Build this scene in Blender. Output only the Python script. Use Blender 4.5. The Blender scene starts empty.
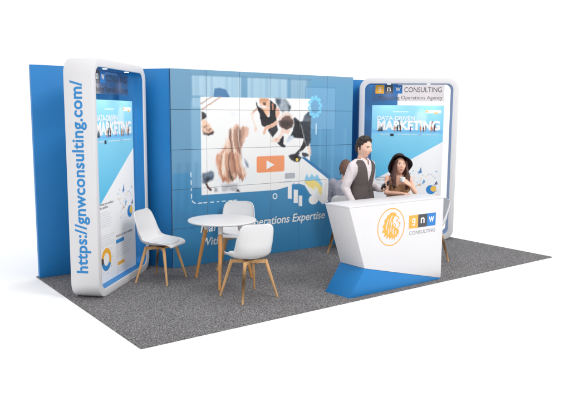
import bpy, bmesh, math, random
import numpy as np
from mathutils import Vector, Matrix, noise as mnoise

random.seed(4)
SC = bpy.context.scene
COL = SC.collection
R = math.radians
PI = math.pi


def lin(r, g, b):
    f = lambda c: c / 12.92 if c <= .04045 else ((c + .055) / 1.055) ** 2.4
    return (f(r / 255), f(g / 255), f(b / 255))


# ------------------------------------------------------------------ materials
def mat(name, base, rough=.5, spec=.5, var=0., vscale=8., bump=0., bscale=80., stretch=(1, 1, 1), coat=0.,
        rvar=.06, attr=None, metal=0., sheen=0.):
    m = bpy.data.materials.new(name)
    m.use_nodes = True
    nt = m.node_tree
    b = nt.nodes['Principled BSDF']
    N, Lk = nt.nodes.new, nt.links.new
    b.inputs['Roughness'].default_value = rough
    b.inputs['Specular IOR Level'].default_value = spec
    b.inputs['Metallic'].default_value = metal
    b.inputs['Coat Weight'].default_value = coat
    b.inputs['Coat Roughness'].default_value = .12
    if sheen:
        b.inputs['Sheen Weight'].default_value = sheen
    tc = N('ShaderNodeTexCoord')
    mp = N('ShaderNodeMapping')
    mp.inputs['Scale'].default_value = stretch
    Lk(tc.outputs['Object'], mp.inputs['Vector'])
    n1 = N('ShaderNodeTexNoise')
    n1.inputs['Scale'].default_value = vscale
    n1.inputs['Detail'].default_value = 5
    Lk(mp.outputs[0], n1.inputs['Vector'])
    if attr:
        at = N('ShaderNodeAttribute')
        at.attribute_name = attr
        src = at.outputs['Color']
    else:
        rgb = N('ShaderNodeRGB')
        rgb.outputs[0].default_value = (*base, 1)
        src = rgb.outputs[0]
    if var > 0:
        mr = N('ShaderNodeMapRange')
        mr.inputs['From Min'].default_value = .3
        mr.inputs['From Max'].default_value = .7
        mr.inputs['To Min'].default_value = 1 - var
        mr.inputs['To Max'].default_value = 1 + var
        Lk(n1.outputs['Fac'], mr.inputs['Value'])
        vm = N('ShaderNodeVectorMath')
        vm.operation = 'SCALE'
        Lk(src, vm.inputs[0])
        Lk(mr.outputs[0], vm.inputs['Scale'])
        src = vm.outputs[0]
    Lk(src, b.inputs['Base Color'])
    if rvar > 0:
        m2 = N('ShaderNodeMapRange')
        m2.inputs['To Min'].default_value = max(.02, rough - rvar)
        m2.inputs['To Max'].default_value = min(1, rough + rvar)
        Lk(n1.outputs['Fac'], m2.inputs['Value'])
        Lk(m2.outputs[0], b.inputs['Roughness'])
    if bump > 0:
        n2 = N('ShaderNodeTexNoise')
        n2.inputs['Scale'].default_value = bscale
        n2.inputs['Detail'].default_value = 3
        Lk(mp.outputs[0], n2.inputs['Vector'])
        bp = N('ShaderNodeBump')
        bp.inputs['Strength'].default_value = bump
        bp.inputs['Distance'].default_value = .01
        Lk(n2.outputs['Fac'], bp.inputs['Height'])
        Lk(bp.outputs[0], b.inputs['Normal'])
    return m


M = {}
M['white'] = mat('white_laminate', (.645, .635, .652), .42, .3, var=.012, vscale=3, bump=.02, bscale=30)
M['plastic'] = mat('white_plastic', (.67, .665, .672), .38, .35, var=.01, vscale=6)
M['pad'] = mat('white_leatherette', (.67, .662, .67), .5, .35, var=.015, vscale=12, bump=.12, bscale=260)
M['blue'] = mat('blue_fabric', lin(32, 121, 187), .42, .35, var=.05, vscale=1.6, bump=.06, bscale=420)
M['blue_lam'] = mat('blue_laminate', lin(30, 118, 182), .45, .3, var=.03, vscale=4)
M['floor'] = mat('white_floor', (.97, .97, .97), .8, .1, var=.004)
M['wood'] = mat('beech_wood', lin(205, 160, 110), .45, .4, var=.16, vscale=22, bump=.05, bscale=60, stretch=(1, 1, .12))
M['oak'] = mat('oak_wood', lin(206, 148, 88), .42, .4, var=.16, vscale=22, bump=.05, bscale=60, stretch=(1, 1, .12))
M['bracket'] = mat('dark_bracket', (.03, .03, .03), .5, .4)
M['seam'] = mat('seam_dark', lin(46, 66, 84), .6, .3)
M['paint'] = mat('printed_picture', (1, 1, 1), .3, .4, attr='Col', rvar=.04)
nt_ = M['paint'].node_tree                                               # a lit display: the panels give off their own picture
nt_.links.new(nt_.nodes['Attribute'].outputs['Color'], nt_.nodes['Principled BSDF'].inputs['Emission Color'])
nt_.nodes['Principled BSDF'].inputs['Emission Strength'].default_value = .22
M['posterprint'] = mat('printed_poster', (1, 1, 1), .6, .2, attr='Col', rvar=.04)
M['ink_white'] = mat('white_ink', (.82, .82, .82), .4, .3)
M['ink_blue'] = mat('blue_ink', lin(46, 128, 190), .45, .3)
M['ink_dark'] = mat('dark_grey_ink', lin(62, 62, 66), .5, .3)
M['ink_grey'] = mat('grey_ink', lin(146, 144, 150), .5, .3)
M['logo_orange'] = mat('orange_ink', lin(246, 178, 52), .45, .3)
M['logo_amber'] = mat('amber_ink', lin(228, 164, 72), .45, .3)
M['logo_grey'] = mat('charcoal_ink', lin(72, 72, 76), .45, .3)
M['skin_ink'] = mat('peach_ink', lin(196, 134, 108), .5, .2)
M['maroon_ink'] = mat('maroon_ink', lin(104, 66, 62), .5, .2)
M['violet_ink'] = mat('violet_ink', lin(84, 66, 160), .5, .2)
M['logo_blue'] = mat('azure_ink', lin(44, 118, 188), .45, .3)
M['skin'] = mat('skin', (1, 1, 1), .5, .35, attr='Col', bump=.03, bscale=300)
M['shirt'] = mat('pale_shirt_cotton', lin(212, 203, 206), .8, .2, var=.03, vscale=20, bump=.1, bscale=40)
M['vest'] = mat('charcoal_waistcoat_wool', lin(88, 79, 79), .85, .2, var=.1, vscale=60, bump=.15, bscale=300)
M['trouser'] = mat('dark_trouser_wool', lin(48, 46, 52), .85, .2, var=.1, vscale=60, bump=.15, bscale=300)
M['shoe'] = mat('black_shoe_leather', (.02, .018, .016), .35, .5)
M['hair_dark'] = mat('dark_brown_hair', lin(46, 34, 30), .5, .4, var=.35, vscale=60, stretch=(1, 1, .15), bump=.5, bscale=120)
M['hair_brown'] = mat('brown_hair', lin(76, 46, 38), .5, .4, var=.4, vscale=60, stretch=(1, 1, .12), bump=.5, bscale=120)
M['hair_mid'] = mat('mid_brown_hair', lin(104, 76, 64), .55, .4, var=.3, vscale=60, stretch=(1, 1, .12), bump=.5, bscale=120)
M['dress'] = mat('tan_dress_fabric', lin(164, 126, 92), .7, .3, var=.12, vscale=18, bump=.2, bscale=60)
M['felt'] = mat('dark_felt', lin(58, 48, 52), .9, .15, var=.12, vscale=30, bump=.2, bscale=200)
M['knit'] = mat('grey_knit', lin(150, 150, 162), .9, .15, var=.08, vscale=40, bump=.25, bscale=200)
M['slacks'] = mat('pale_pink_cotton', lin(222, 206, 208), .85, .2, var=.05, vscale=30, bump=.15, bscale=60)
M['phone'] = mat('black_phone', (.012, .012, .014), .2, .5)
M['porcelain'] = mat('white_porcelain', (.8, .8, .8), .2, .5)


def carpet_material():
    m = bpy.data.materials.new('heather_grey_carpet')
    m.use_nodes = True
    nt = m.node_tree
    b = nt.nodes['Principled BSDF']
    N, Lk = nt.nodes.new, nt.links.new
    b.inputs['Roughness'].default_value = .95
    b.inputs['Specular IOR Level'].default_value = .08
    tc = N('ShaderNodeTexCoord')
    a = N('ShaderNodeTexNoise')
    a.inputs['Scale'].default_value = 72
    a.inputs['Detail'].default_value = 6
    a.inputs['Roughness'].default_value = .75
    c = N('ShaderNodeTexVoronoi')
    c.inputs['Scale'].default_value = 120
    d = N('ShaderNodeTexNoise')
    d.inputs['Scale'].default_value = 1.3
    d.inputs['Detail'].default_value = 4
    for n in (a, c, d):
        Lk(tc.outputs['Object'], n.inputs['Vector'])
    cr = N('ShaderNodeValToRGB')
    e = cr.color_ramp.elements
    e[0].position = .34
    e[0].color = (.048, .045, .047, 1)
    e[1].position = .68
    e[1].color = (.40, .39, .395, 1)
    k = cr.color_ramp.elements.new(.5)
    k.color = (.160, .155, .159, 1)
    Lk(a.outputs['Fac'], cr.inputs['Fac'])
    sx = N('ShaderNodeSeparateColor')
    Lk(c.outputs['Color'], sx.inputs[0])
    mr = N('ShaderNodeMapRange')
    mr.inputs['To Min'].default_value = .5
    mr.inputs['To Max'].default_value = 1.5
    Lk(sx.outputs[0], mr.inputs['Value'])
    mr2 = N('ShaderNodeMapRange')
    mr2.inputs['From Min'].default_value = .3
    mr2.inputs['From Max'].default_value = .7
    mr2.inputs['To Min'].default_value = .92
    mr2.inputs['To Max'].default_value = 1.07
    Lk(d.outputs['Fac'], mr2.inputs['Value'])
    mm = N('ShaderNodeMath')
    mm.operation = 'MULTIPLY'
    Lk(mr.outputs[0], mm.inputs[0])
    Lk(mr2.outputs[0], mm.inputs[1])
    vm = N('ShaderNodeVectorMath')
    vm.operation = 'SCALE'
    Lk(cr.outputs[0], vm.inputs[0])
    Lk(mm.outputs[0], vm.inputs['Scale'])
    Lk(vm.outputs[0], b.inputs['Base Color'])
    bp = N('ShaderNodeBump')
    bp.inputs['Strength'].default_value = .7
    bp.inputs['Distance'].default_value = .006
    Lk(a.outputs['Fac'], bp.inputs['Height'])
    Lk(bp.outputs[0], b.inputs['Normal'])
    return m


M['carpet'] = carpet_material()


def smoky_material():
    m = bpy.data.materials.new('smoky_acrylic')
    m.use_nodes = True
    nt = m.node_tree
    N, Lk = nt.nodes.new, nt.links.new
    out = nt.nodes['Material Output']
    nt.nodes.remove(nt.nodes['Principled BSDF'])
    t = N('ShaderNodeBsdfTransparent')
    t.inputs[0].default_value = (.965, .94, .955, 1)
    g = N('ShaderNodeBsdfGlossy')
    g.inputs['Roughness'].default_value = .4
    d = N('ShaderNodeBsdfDiffuse')
    d.inputs['Color'].default_value = (.12, .105, .13, 1)
    m1 = N('ShaderNodeMixShader')
    m1.inputs[0].default_value = .13
    Lk(t.outputs[0], m1.inputs[1])
    Lk(d.outputs[0], m1.inputs[2])
    fr = N('ShaderNodeFresnel')
    fr.inputs[0].default_value = 1.06
    m2 = N('ShaderNodeMixShader')
    Lk(fr.outputs[0], m2.inputs[0])
    Lk(m1.outputs[0], m2.inputs[1])
    Lk(g.outputs[0], m2.inputs[2])
    Lk(m2.outputs[0], out.inputs['Surface'])
    return m


M['smoky'] = smoky_material()


def lamp_material():
    m = bpy.data.materials.new('lit_lamp_lens')
    m.use_nodes = True
    b = m.node_tree.nodes['Principled BSDF']
    b.inputs['Emission Color'].default_value = (1, .96, .9, 1)
    b.inputs['Emission Strength'].default_value = 6
    return m


M['lamp'] = lamp_material()


# ------------------------------------------------------------------ helpers
def empty(name, label=None, cat=None, loc=(0, 0, 0), rz=0., group=None):
    o = bpy.data.objects.new(name, None)
    o.empty_display_size = .2
    COL.objects.link(o)
    o.location = loc
    o.rotation_euler = (0, 0, rz)
    if label:
        o['label'] = label
        o['category'] = cat
    if group:
        o['group'] = group
    return o


def link(name, me, material=None, parent=None, sharp=35):
    if material is not None and not me.materials:
        me.materials.append(material)
    if sharp is not None:
        for p in me.polygons:
            p.use_smooth = True
        me.set_sharp_from_angle(angle=R(sharp))
    o = bpy.data.objects.new(name, me)
    COL.objects.link(o)
    if parent is not None:
        o.parent = parent
    return o


def obj(name, bm, material, parent=None, sharp=35, recalc=True):
    if recalc:
        bmesh.ops.recalc_face_normals(bm, faces=bm.faces)
    me = bpy.data.meshes.new(name)
    bm.to_mesh(me)
    bm.free()
    return link(name, me, material, parent, sharp)


def tag(o, label, cat, group=None, kind=None):
    if label:
        o['label'] = label
    if cat:
        o['category'] = cat
    if group:
        o['group'] = group
    if kind:
        o['kind'] = kind
    return o


def copy_tree(o, parent=None):
    c = o.copy()
    COL.objects.link(c)
    if parent is not None:
        c.parent = parent
    for ch in list(o.children):
        copy_tree(ch, c)
    return c


def box(bm, x0, x1, y0, y1, z0, z1, bev=0., seg=2):
    vs = [bm.verts.new((x, y, z)) for x in (x0, x1) for y in (y0, y1) for z in (z0, z1)]
    fs = [bm.faces.new([vs[i] for i in f]) for f in
          ((0, 1, 3, 2), (4, 6, 7, 5), (0, 4, 5, 1), (2, 3, 7, 6), (0, 2, 6, 4), (1, 5, 7, 3))]
    if bev > 0:
        es = list({e for f in fs for e in f.edges})
        bmesh.ops.bevel(bm, geom=es, offset=bev, segments=seg, profile=.5, affect='EDGES')


def prism(bm, pts, y0, y1, bev=0.):
    """closed polygon of (x, z) points extruded from y0 to y1"""
    a = [bm.verts.new((x, y0, z)) for x, z in pts]
    b = [bm.verts.new((x, y1, z)) for x, z in pts]
    n = len(pts)
    fs = [bm.faces.new(a), bm.faces.new(b[::-1])]
    for i in range(n):
        fs.append(bm.faces.new((a[i], b[i], b[(i + 1) % n], a[(i + 1) % n])))
    if bev > 0:
        es = list({e for f in fs for e in f.edges})
        bmesh.ops.bevel(bm, geom=es, offset=bev, segments=2, profile=.5, affect='EDGES')


def frame_axes(d):
    d = Vector(d).normalized()
    a = Vector((0, 0, 1)) if abs(d.z) < .9 else Vector((1, 0, 0))
    u = d.cross(a).normalized()
    return d, u, d.cross(u).normalized()


def cone(bm, p0, p1, r0, r1, n=16, caps=True):
    p0, p1 = Vector(p0), Vector(p1)
    d, u, v = frame_axes(p1 - p0)
    A = [bm.verts.new(p0 + (u * math.cos(t) + v * math.sin(t)) * r0) for t in [2 * PI * i / n for i in range(n)]]
    B = [bm.verts.new(p1 + (u * math.cos(t) + v * math.sin(t)) * r1) for t in [2 * PI * i / n for i in range(n)]]
    for i in range(n):
        bm.faces.new((A[i], A[(i + 1) % n], B[(i + 1) % n], B[i]))
    if caps:
        bm.faces.new(A[::-1])
        bm.faces.new(B)


def ball(bm, c, r, s=(1, 1, 1), n=2, rot=None):
    m = Matrix.Translation(Vector(c))
    if rot is not None:
        m = m @ rot
    m = m @ Matrix.Diagonal((*s, 1))
    bmesh.ops.create_icosphere(bm, subdivisions=n, radius=r, matrix=m)


def chain(bm, pts, rs, n=14):
    """rounded tapered limb through points"""
    for i in range(len(pts) - 1):
        cone(bm, pts[i], pts[i + 1], rs[i], rs[i + 1], n)
    for p, r in zip(pts, rs):
        ball(bm, p, r, n=2)


def loft(bm, rings, n=28, pw=2.3):
    """rings: (cx, cy, cz, rx, ry) superellipse sections, closed top and bottom"""
    loops = []
    for cx, cy, cz, rx, ry in rings:
        lp = []
        for i in range(n):
            t = 2 * PI * i / n
            c, s = math.cos(t), math.sin(t)
            lp.append(bm.verts.new((cx + rx * math.copysign(abs(c) ** (2 / pw), c),
                                    cy + ry * math.copysign(abs(s) ** (2 / pw), s), cz)))
        loops.append(lp)
    for a, b in zip(loops, loops[1:]):
        for i in range(n):
            bm.faces.new((a[i], a[(i + 1) % n], b[(i + 1) % n], b[i]))
    bm.faces.new(loops[0][::-1])
    bm.faces.new(loops[-1])


def lathe(bm, prof, n=48, c=(0, 0, 0)):
    loops = []
    for r, z in prof:
        if r < 1e-6:
            loops.append([bm.verts.new((c[0], c[1], c[2] + z))])
        else:
            loops.append([bm.verts.new((c[0] + r * math.cos(2 * PI * i / n), c[1] + r * math.sin(2 * PI * i / n), c[2] + z))
                          for i in range(n)])
    for a, b in zip(loops, loops[1:]):
        for i in range(n):
            j = (i + 1) % n
            if len(a) == 1 and len(b) == 1:
                continue
            if len(a) == 1:
                bm.faces.new((a[0], b[j], b[i]))
            elif len(b) == 1:
                bm.faces.new((a[i], a[j], b[0]))
            else:
                bm.faces.new((a[i], a[j], b[j], b[i]))


def remeshed(name, bm, voxel, smooth=6, factor=.5, post=None):
    """one continuous surface grown round the shapes in bm"""
    bmesh.ops.recalc_face_normals(bm, faces=bm.faces)
    me = bpy.data.meshes.new(name + '_raw')
    bm.to_mesh(me)
    bm.free()
    o = bpy.data.objects.new(name + '_raw', me)
    COL.objects.link(o)
    r = o.modifiers.new('r', 'REMESH')
    r.mode = 'VOXEL'
    r.voxel_size = voxel
    if smooth:
        s = o.modifiers.new('s', 'SMOOTH')
        s.iterations = smooth
        s.factor = factor
    dg = bpy.context.evaluated_depsgraph_get()
    dg.update()
    out = bpy.data.meshes.new_from_object(o.evaluated_get(dg))
    out.name = name
    bpy.data.objects.remove(o)
    bpy.data.meshes.remove(me)
    return out


def rumple(me, amp, scale, seed=0., stretch=(1, 1, 1)):
    n = len(me.vertices)
    co = np.empty(n * 3)
    me.vertices.foreach_get('co', co)
    no = np.empty(n * 3)
    me.vertex_normals.foreach_get('vector', no)
    co = co.reshape(-1, 3)
    no = no.reshape(-1, 3)
    for i in range(n):
        v = Vector((co[i, 0] * scale * stretch[0] + seed, co[i, 1] * scale * stretch[1], co[i, 2] * scale * stretch[2]))
        co[i] += no[i] * amp * (mnoise.noise(v) + .5 * mnoise.noise(v * 2.1))
    me.vertices.foreach_set('co', co.ravel())
    me.update()


def keep_verts(me, fn):
    """drop the faces having any vertex where fn(co) is False"""
    bm = bmesh.new()
    bm.from_mesh(me)
    dead = [v for v in bm.verts if not fn(v.co)]
    bmesh.ops.delete(bm, geom=dead, context='VERTS')
    rim = {}
    for e in bm.edges:
        if e.is_boundary:
            a, b = e.verts
            rim.setdefault(a, []).append(b)
            rim.setdefault(b, []).append(a)
    for _ in range(10):
        new = {v: v.co * .5 + sum((q.co for q in nb), Vector()) * (.5 / len(nb)) for v, nb in rim.items()}
        for v, c in new.items():
            v.co = c
    bm.to_mesh(me)
    bm.free()


def thicken(me, t):
    bm = bmesh.new()
    bm.from_mesh(me)
    bmesh.ops.recalc_face_normals(bm, faces=bm.faces)
    bmesh.ops.solidify(bm, geom=bm.faces[:], thickness=t)
    bm.to_mesh(me)
    bm.free()


def text_shape(body, bold=0., shear=0., spacing=1.):
    """flat outline of a line of lettering as (verts Nx2, faces)"""
    cu = bpy.data.curves.new('lettering_curve', 'FONT')
    cu.body = body
    cu.size = 1
    cu.offset = bold
    cu.shear = shear
    cu.space_character = spacing
    cu.resolution_u = 4
    cu.fill_mode = 'FRONT'
    o = bpy.data.objects.new('lettering_curve', cu)
    COL.objects.link(o)
    dg = bpy.context.evaluated_depsgraph_get()
    dg.update()
    me = bpy.data.meshes.new_from_object(o.evaluated_get(dg))
    V = np.array([v.co[:2] for v in me.vertices])
    F = [tuple(p.vertices) for p in me.polygons]
    bpy.data.objects.remove(o)
    bpy.data.meshes.remove(me)
    bpy.data.curves.remove(cu)
    return V, F


def text_into(bm, body, place, x0=None, x1=None, z0=0., height=None, t=.0012, **kw):
    """lettering fitted between x0 and x1 (and to a cap/x height); place maps (a, b, depth) to a point"""
    V, F = text_shape(body, **kw)
    mn, mx = V.min(0), V.max(0)
    sx = (x1 - x0) / (mx[0] - mn[0])
    sy = sx if height is None else height / (mx[1] - mn[1])
    a = (V[:, 0] - mn[0]) * sx + x0
    b = V[:, 1] * sy + z0 if height is None else (V[:, 1] - mn[1]) * sy + z0
    vf = [bm.verts.new(place(p, q, 0.)) for p, q in zip(a, b)]
    vb = [bm.verts.new(place(p, q, t)) for p, q in zip(a, b)]
    cnt = {}
    for f in F:
        try:
            bm.faces.new([vf[i] for i in f])
            bm.faces.new([vb[i] for i in f][::-1])
        except ValueError:
            continue
        for i in range(len(f)):
            e = (f[i], f[(i + 1) % len(f)])
            k = tuple(sorted(e))
            cnt.setdefault(k, []).append(e)
    for k, es in cnt.items():
        if len(es) == 1:
            i, j = es[0]
            try:
                bm.faces.new((vf[j], vf[i], vb[i], vb[j]))
            except ValueError:
                pass


def sheet(bm, pts, place, t=.001):
    """thin closed plate of outline pts (a, b)"""
    f = [bm.verts.new(place(a, b, 0.)) for a, b in pts]
    g = [bm.verts.new(place(a, b, t)) for a, b in pts]
    n = len(pts)
    bm.faces.new(f)
    bm.faces.new(g[::-1])
    for i in range(n):
        bm.faces.new((f[i], g[i], g[(i + 1) % n], f[(i + 1) % n]))


def ring_sheet(bm, c, ro, ri, place, t=.001, n=64, a0=0., a1=2 * PI):
    full = abs(a1 - a0 - 2 * PI) < 1e-6
    k = n if full else n + 1
    an = [a0 + (a1 - a0) * i / n for i in range(k)]
    L = [[bm.verts.new(place(c[0] + r * math.cos(q), c[1] + r * math.sin(q), d)) for q in an]
         for r, d in ((ro, 0.), (ri, 0.), (ri, t), (ro, t))]
    for i in range(k if full else k - 1):
        j = (i + 1) % k
        for s in range(4):
            A, B = L[s], L[(s + 1) % 4]
            bm.faces.new((A[i], A[j], B[j], B[i]))
    if not full:
        bm.faces.new([l[0] for l in L])
        bm.faces.new([l[-1] for l in L][::-1])


def rrect(x0, x1, z0, z1, r, n=10):
    out = []
    for cx, cz, a in ((x1 - r, z1 - r, 0), (x0 + r, z1 - r, 90), (x0 + r, z0 + r, 180), (x1 - r, z0 + r, 270)):
        for i in range(n + 1):
            t = R(a + 90 * i / n)
            out.append((cx + r * math.cos(t), cz + r * math.sin(t)))
    return out


# ------------------------------------------------------------------ printed pictures (colour stored on a fine grid)
class Paint:
    def __init__(s, X, Z, soft=.005):
        s.X, s.Z, s.soft = X, Z, soft
        s.c = np.zeros((len(X), 3))

    def mix(s, k, col):
        k = np.clip(k, 0, 1)[:, None]
        s.c = s.c * (1 - k) + np.asarray(col) * k

    def sd(s, pts):
        X, Z = s.X, s.Z
        d = np.full(len(X), 1e9)
        ins = np.zeros(len(X), bool)
        n = len(pts)
        for i in range(n):
            ax, az = pts[i]
            bx, bz = pts[(i + 1) % n]
            ex, ez = bx - ax, bz - az
            L = ex * ex + ez * ez + 1e-12
            t = np.clip(((X - ax) * ex + (Z - az) * ez) / L, 0, 1)
            d = np.minimum(d, np.hypot(X - ax - t * ex, Z - az - t * ez))
            cr = (az > Z) != (bz > Z)
            if abs(ez) > 1e-12:
                ins ^= cr & (X < ex * (Z - az) / ez + ax)
        return np.where(ins, -d, d)

    def poly(s, pts, col, a=1., soft=None, var=0.):
        w = soft or s.soft
        if var:
            col = np.asarray(col) * (1 + var * (noise2(s.X * 16, s.Z * 12, pts[0][0]) + .6 * noise2(s.X * 40, s.Z * 26, 4) - .8))[:, None]
        s.mix(a * np.clip(.5 - s.sd(pts) / (2 * w), 0, 1), col)

    def line(s, pts, w, col, a=1., soft=None):
        sf = soft or s.soft
        d = np.full(len(s.X), 1e9)
        for (ax, az), (bx, bz) in zip(pts, pts[1:]):
            ex, ez = bx - ax, bz - az
            t = np.clip(((s.X - ax) * ex + (s.Z - az) * ez) / (ex * ex + ez * ez + 1e-12), 0, 1)
            d = np.minimum(d, np.hypot(s.X - ax - t * ex, s.Z - az - t * ez))
        s.mix(a * np.clip(.5 - (d - w / 2) / (2 * sf), 0, 1), col)

    def ell(s, cx, cz, rx, rz, col, a=1., soft=None, rot=0.):
        w = soft or s.soft
        c, q = math.cos(rot), math.sin(rot)
        x = (s.X - cx) * c + (s.Z - cz) * q
        z = -(s.X - cx) * q + (s.Z - cz) * c
        k = np.hypot(x / rx, z / rz)
        s.mix(a * np.clip(.5 - (k - 1) * min(rx, rz) / (2 * w), 0, 1), col)

    def ring(s, cx, cz, r, w, col, a0=-400, a1=400, soft=None):
        sf = soft or s.soft
        d = np.abs(np.hypot(s.X - cx, s.Z - cz) - r) - w / 2
        an = np.degrees(np.arctan2(s.Z - cz, s.X - cx)) % 360
        s.mix(np.clip(.5 - d / (2 * sf), 0, 1) * ((an >= a0) & (an <= a1)), col)


def hash_noise(x, seed):
    """smooth 1-D value noise"""
    i = np.floor(x)
    f = x - i
    f = f * f * (3 - 2 * f)
    h = lambda k: np.modf(np.abs(np.sin(k * 127.1 + seed * 311.7) * 43758.5453))[0]
    return h(i) * (1 - f) + h(i + 1) * f


def noise2(x, y, seed):
    i, j = np.floor(x), np.floor(y)
    f, g = x - i, y - j
    f = f * f * (3 - 2 * f)
    g = g * g * (3 - 2 * g)
    h = lambda a, b: np.modf(np.abs(np.sin(a * 127.1 + b * 269.5 + seed * 311.7) * 43758.5453))[0]
    return (h(i, j) * (1 - f) + h(i + 1, j) * f) * (1 - g) + (h(i, j + 1) * (1 - f) + h(i + 1, j + 1) * f) * g


def printed_grid(name, x0, x1, z0, z1, nx, nz, y, depth, painter, soft=.005):
    """a board whose front (facing -y) carries a printed picture"""
    xs, zs = np.linspace(x0, x1, nx), np.linspace(z0, z1, nz)
    XX, ZZ = np.meshgrid(xs, zs)
    X, Z = XX.ravel(), ZZ.ravel()
    p = Paint(X, Z, soft)
    painter(p)
    verts = np.stack([X, np.full_like(X, y), Z], 1)
    faces = []
    for j in range(nz - 1):
        o = j * nx
        for i in range(nx - 1):
            faces.append((o + i, o + i + 1, o + nx + i + 1, o + nx + i))
    n0 = len(verts)
    back = np.array([(x0, y + depth, z0), (x1, y + depth, z0), (x1, y + depth, z1), (x0, y + depth, z1)])
    bl, br, tr, tl = n0, n0 + 1, n0 + 2, n0 + 3
    faces.append((bl, tl, tr, br))
    faces.append(tuple([bl, br] + [i for i in range(nx - 1, -1, -1)]))
    faces.append(tuple([tr, tl] + [(nz - 1) * nx + i for i in range(nx)]))
    faces.append(tuple([tl, bl] + [j * nx for j in range(nz)]))
    faces.append(tuple([br, tr] + [j * nx + nx - 1 for j in range(nz - 1, -1, -1)]))
    me = bpy.data.meshes.new(name)
    me.from_pydata(np.concatenate([verts, back]).tolist(), [], faces)
    at = me.color_attributes.new('Col', 'FLOAT_COLOR', 'POINT')
    cc = np.ones((n0 + 4, 4))
    cc[:n0, :3] = p.c
    cc[n0:, :3] = (.3, .3, .32)
    at.data.foreach_set('color', cc.ravel())
    return me


# ------------------------------------------------------------------ setting
bm = bmesh.new()
bmesh.ops.create_circle(bm, cap_ends=True, segments=64, radius=120, matrix=Matrix.Translation((3, 1, 0)))
tag(obj('floor', bm, M['floor'], sharp=None), None, None, kind='structure')

CT = .012                                                              # carpet thickness
bm = bmesh.new()
box(bm, 0, 6.14, 0, 2.975, 0.001, CT, .003)
tag(obj('carpet', bm, M['carpet']), 'heathered dark grey carpet spread flat under the whole exhibition booth', 'carpet')

# back wall
WY = 2.856
bm = bmesh.new()
box(bm, .01, 5.962, WY, WY + .06, CT, 2.495, .004)
tag(obj('back_wall', bm, M['blue']), 'long plain blue fabric wall standing behind the video wall and both portals', 'wall')

# ------------------------------------------------------------------ video wall
VX, VY, VW, VH = 1.5245, 2.394, 3.0, 2.5
vw = empty('video_wall', 'video wall of thirty square panels showing an office meeting and a play button', 'video wall', (VX, VY, CT))
D0, D1 = .03, WY - VY + .012
bm = bmesh.new()
pts = [(0.0, D0), (VW, D0), (VW + .27, D1), (-.27, D1)]
a = [bm.verts.new((x, y, 0)) for x, y in pts]
b = [bm.verts.new((x, y, VH - CT - .002)) for x, y in pts]
bm.faces.new(a[::-1])
bm.faces.new(b)
for i in range(4):
    bm.faces.new((a[i], a[(i + 1) % 4], b[(i + 1) % 4], b[i]))
bmesh.ops.bevel(bm, geom=bm.edges[:], offset=.004, segments=2, profile=.5, affect='EDGES')
obj('cabinet', bm, M['blue'], vw)
bm = bmesh.new()
box(bm, .004, VW - .004, .014, D0 - .002, .004, VH - CT - .008)
obj('mounting_frame', bm, M['seam'], vw)


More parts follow.
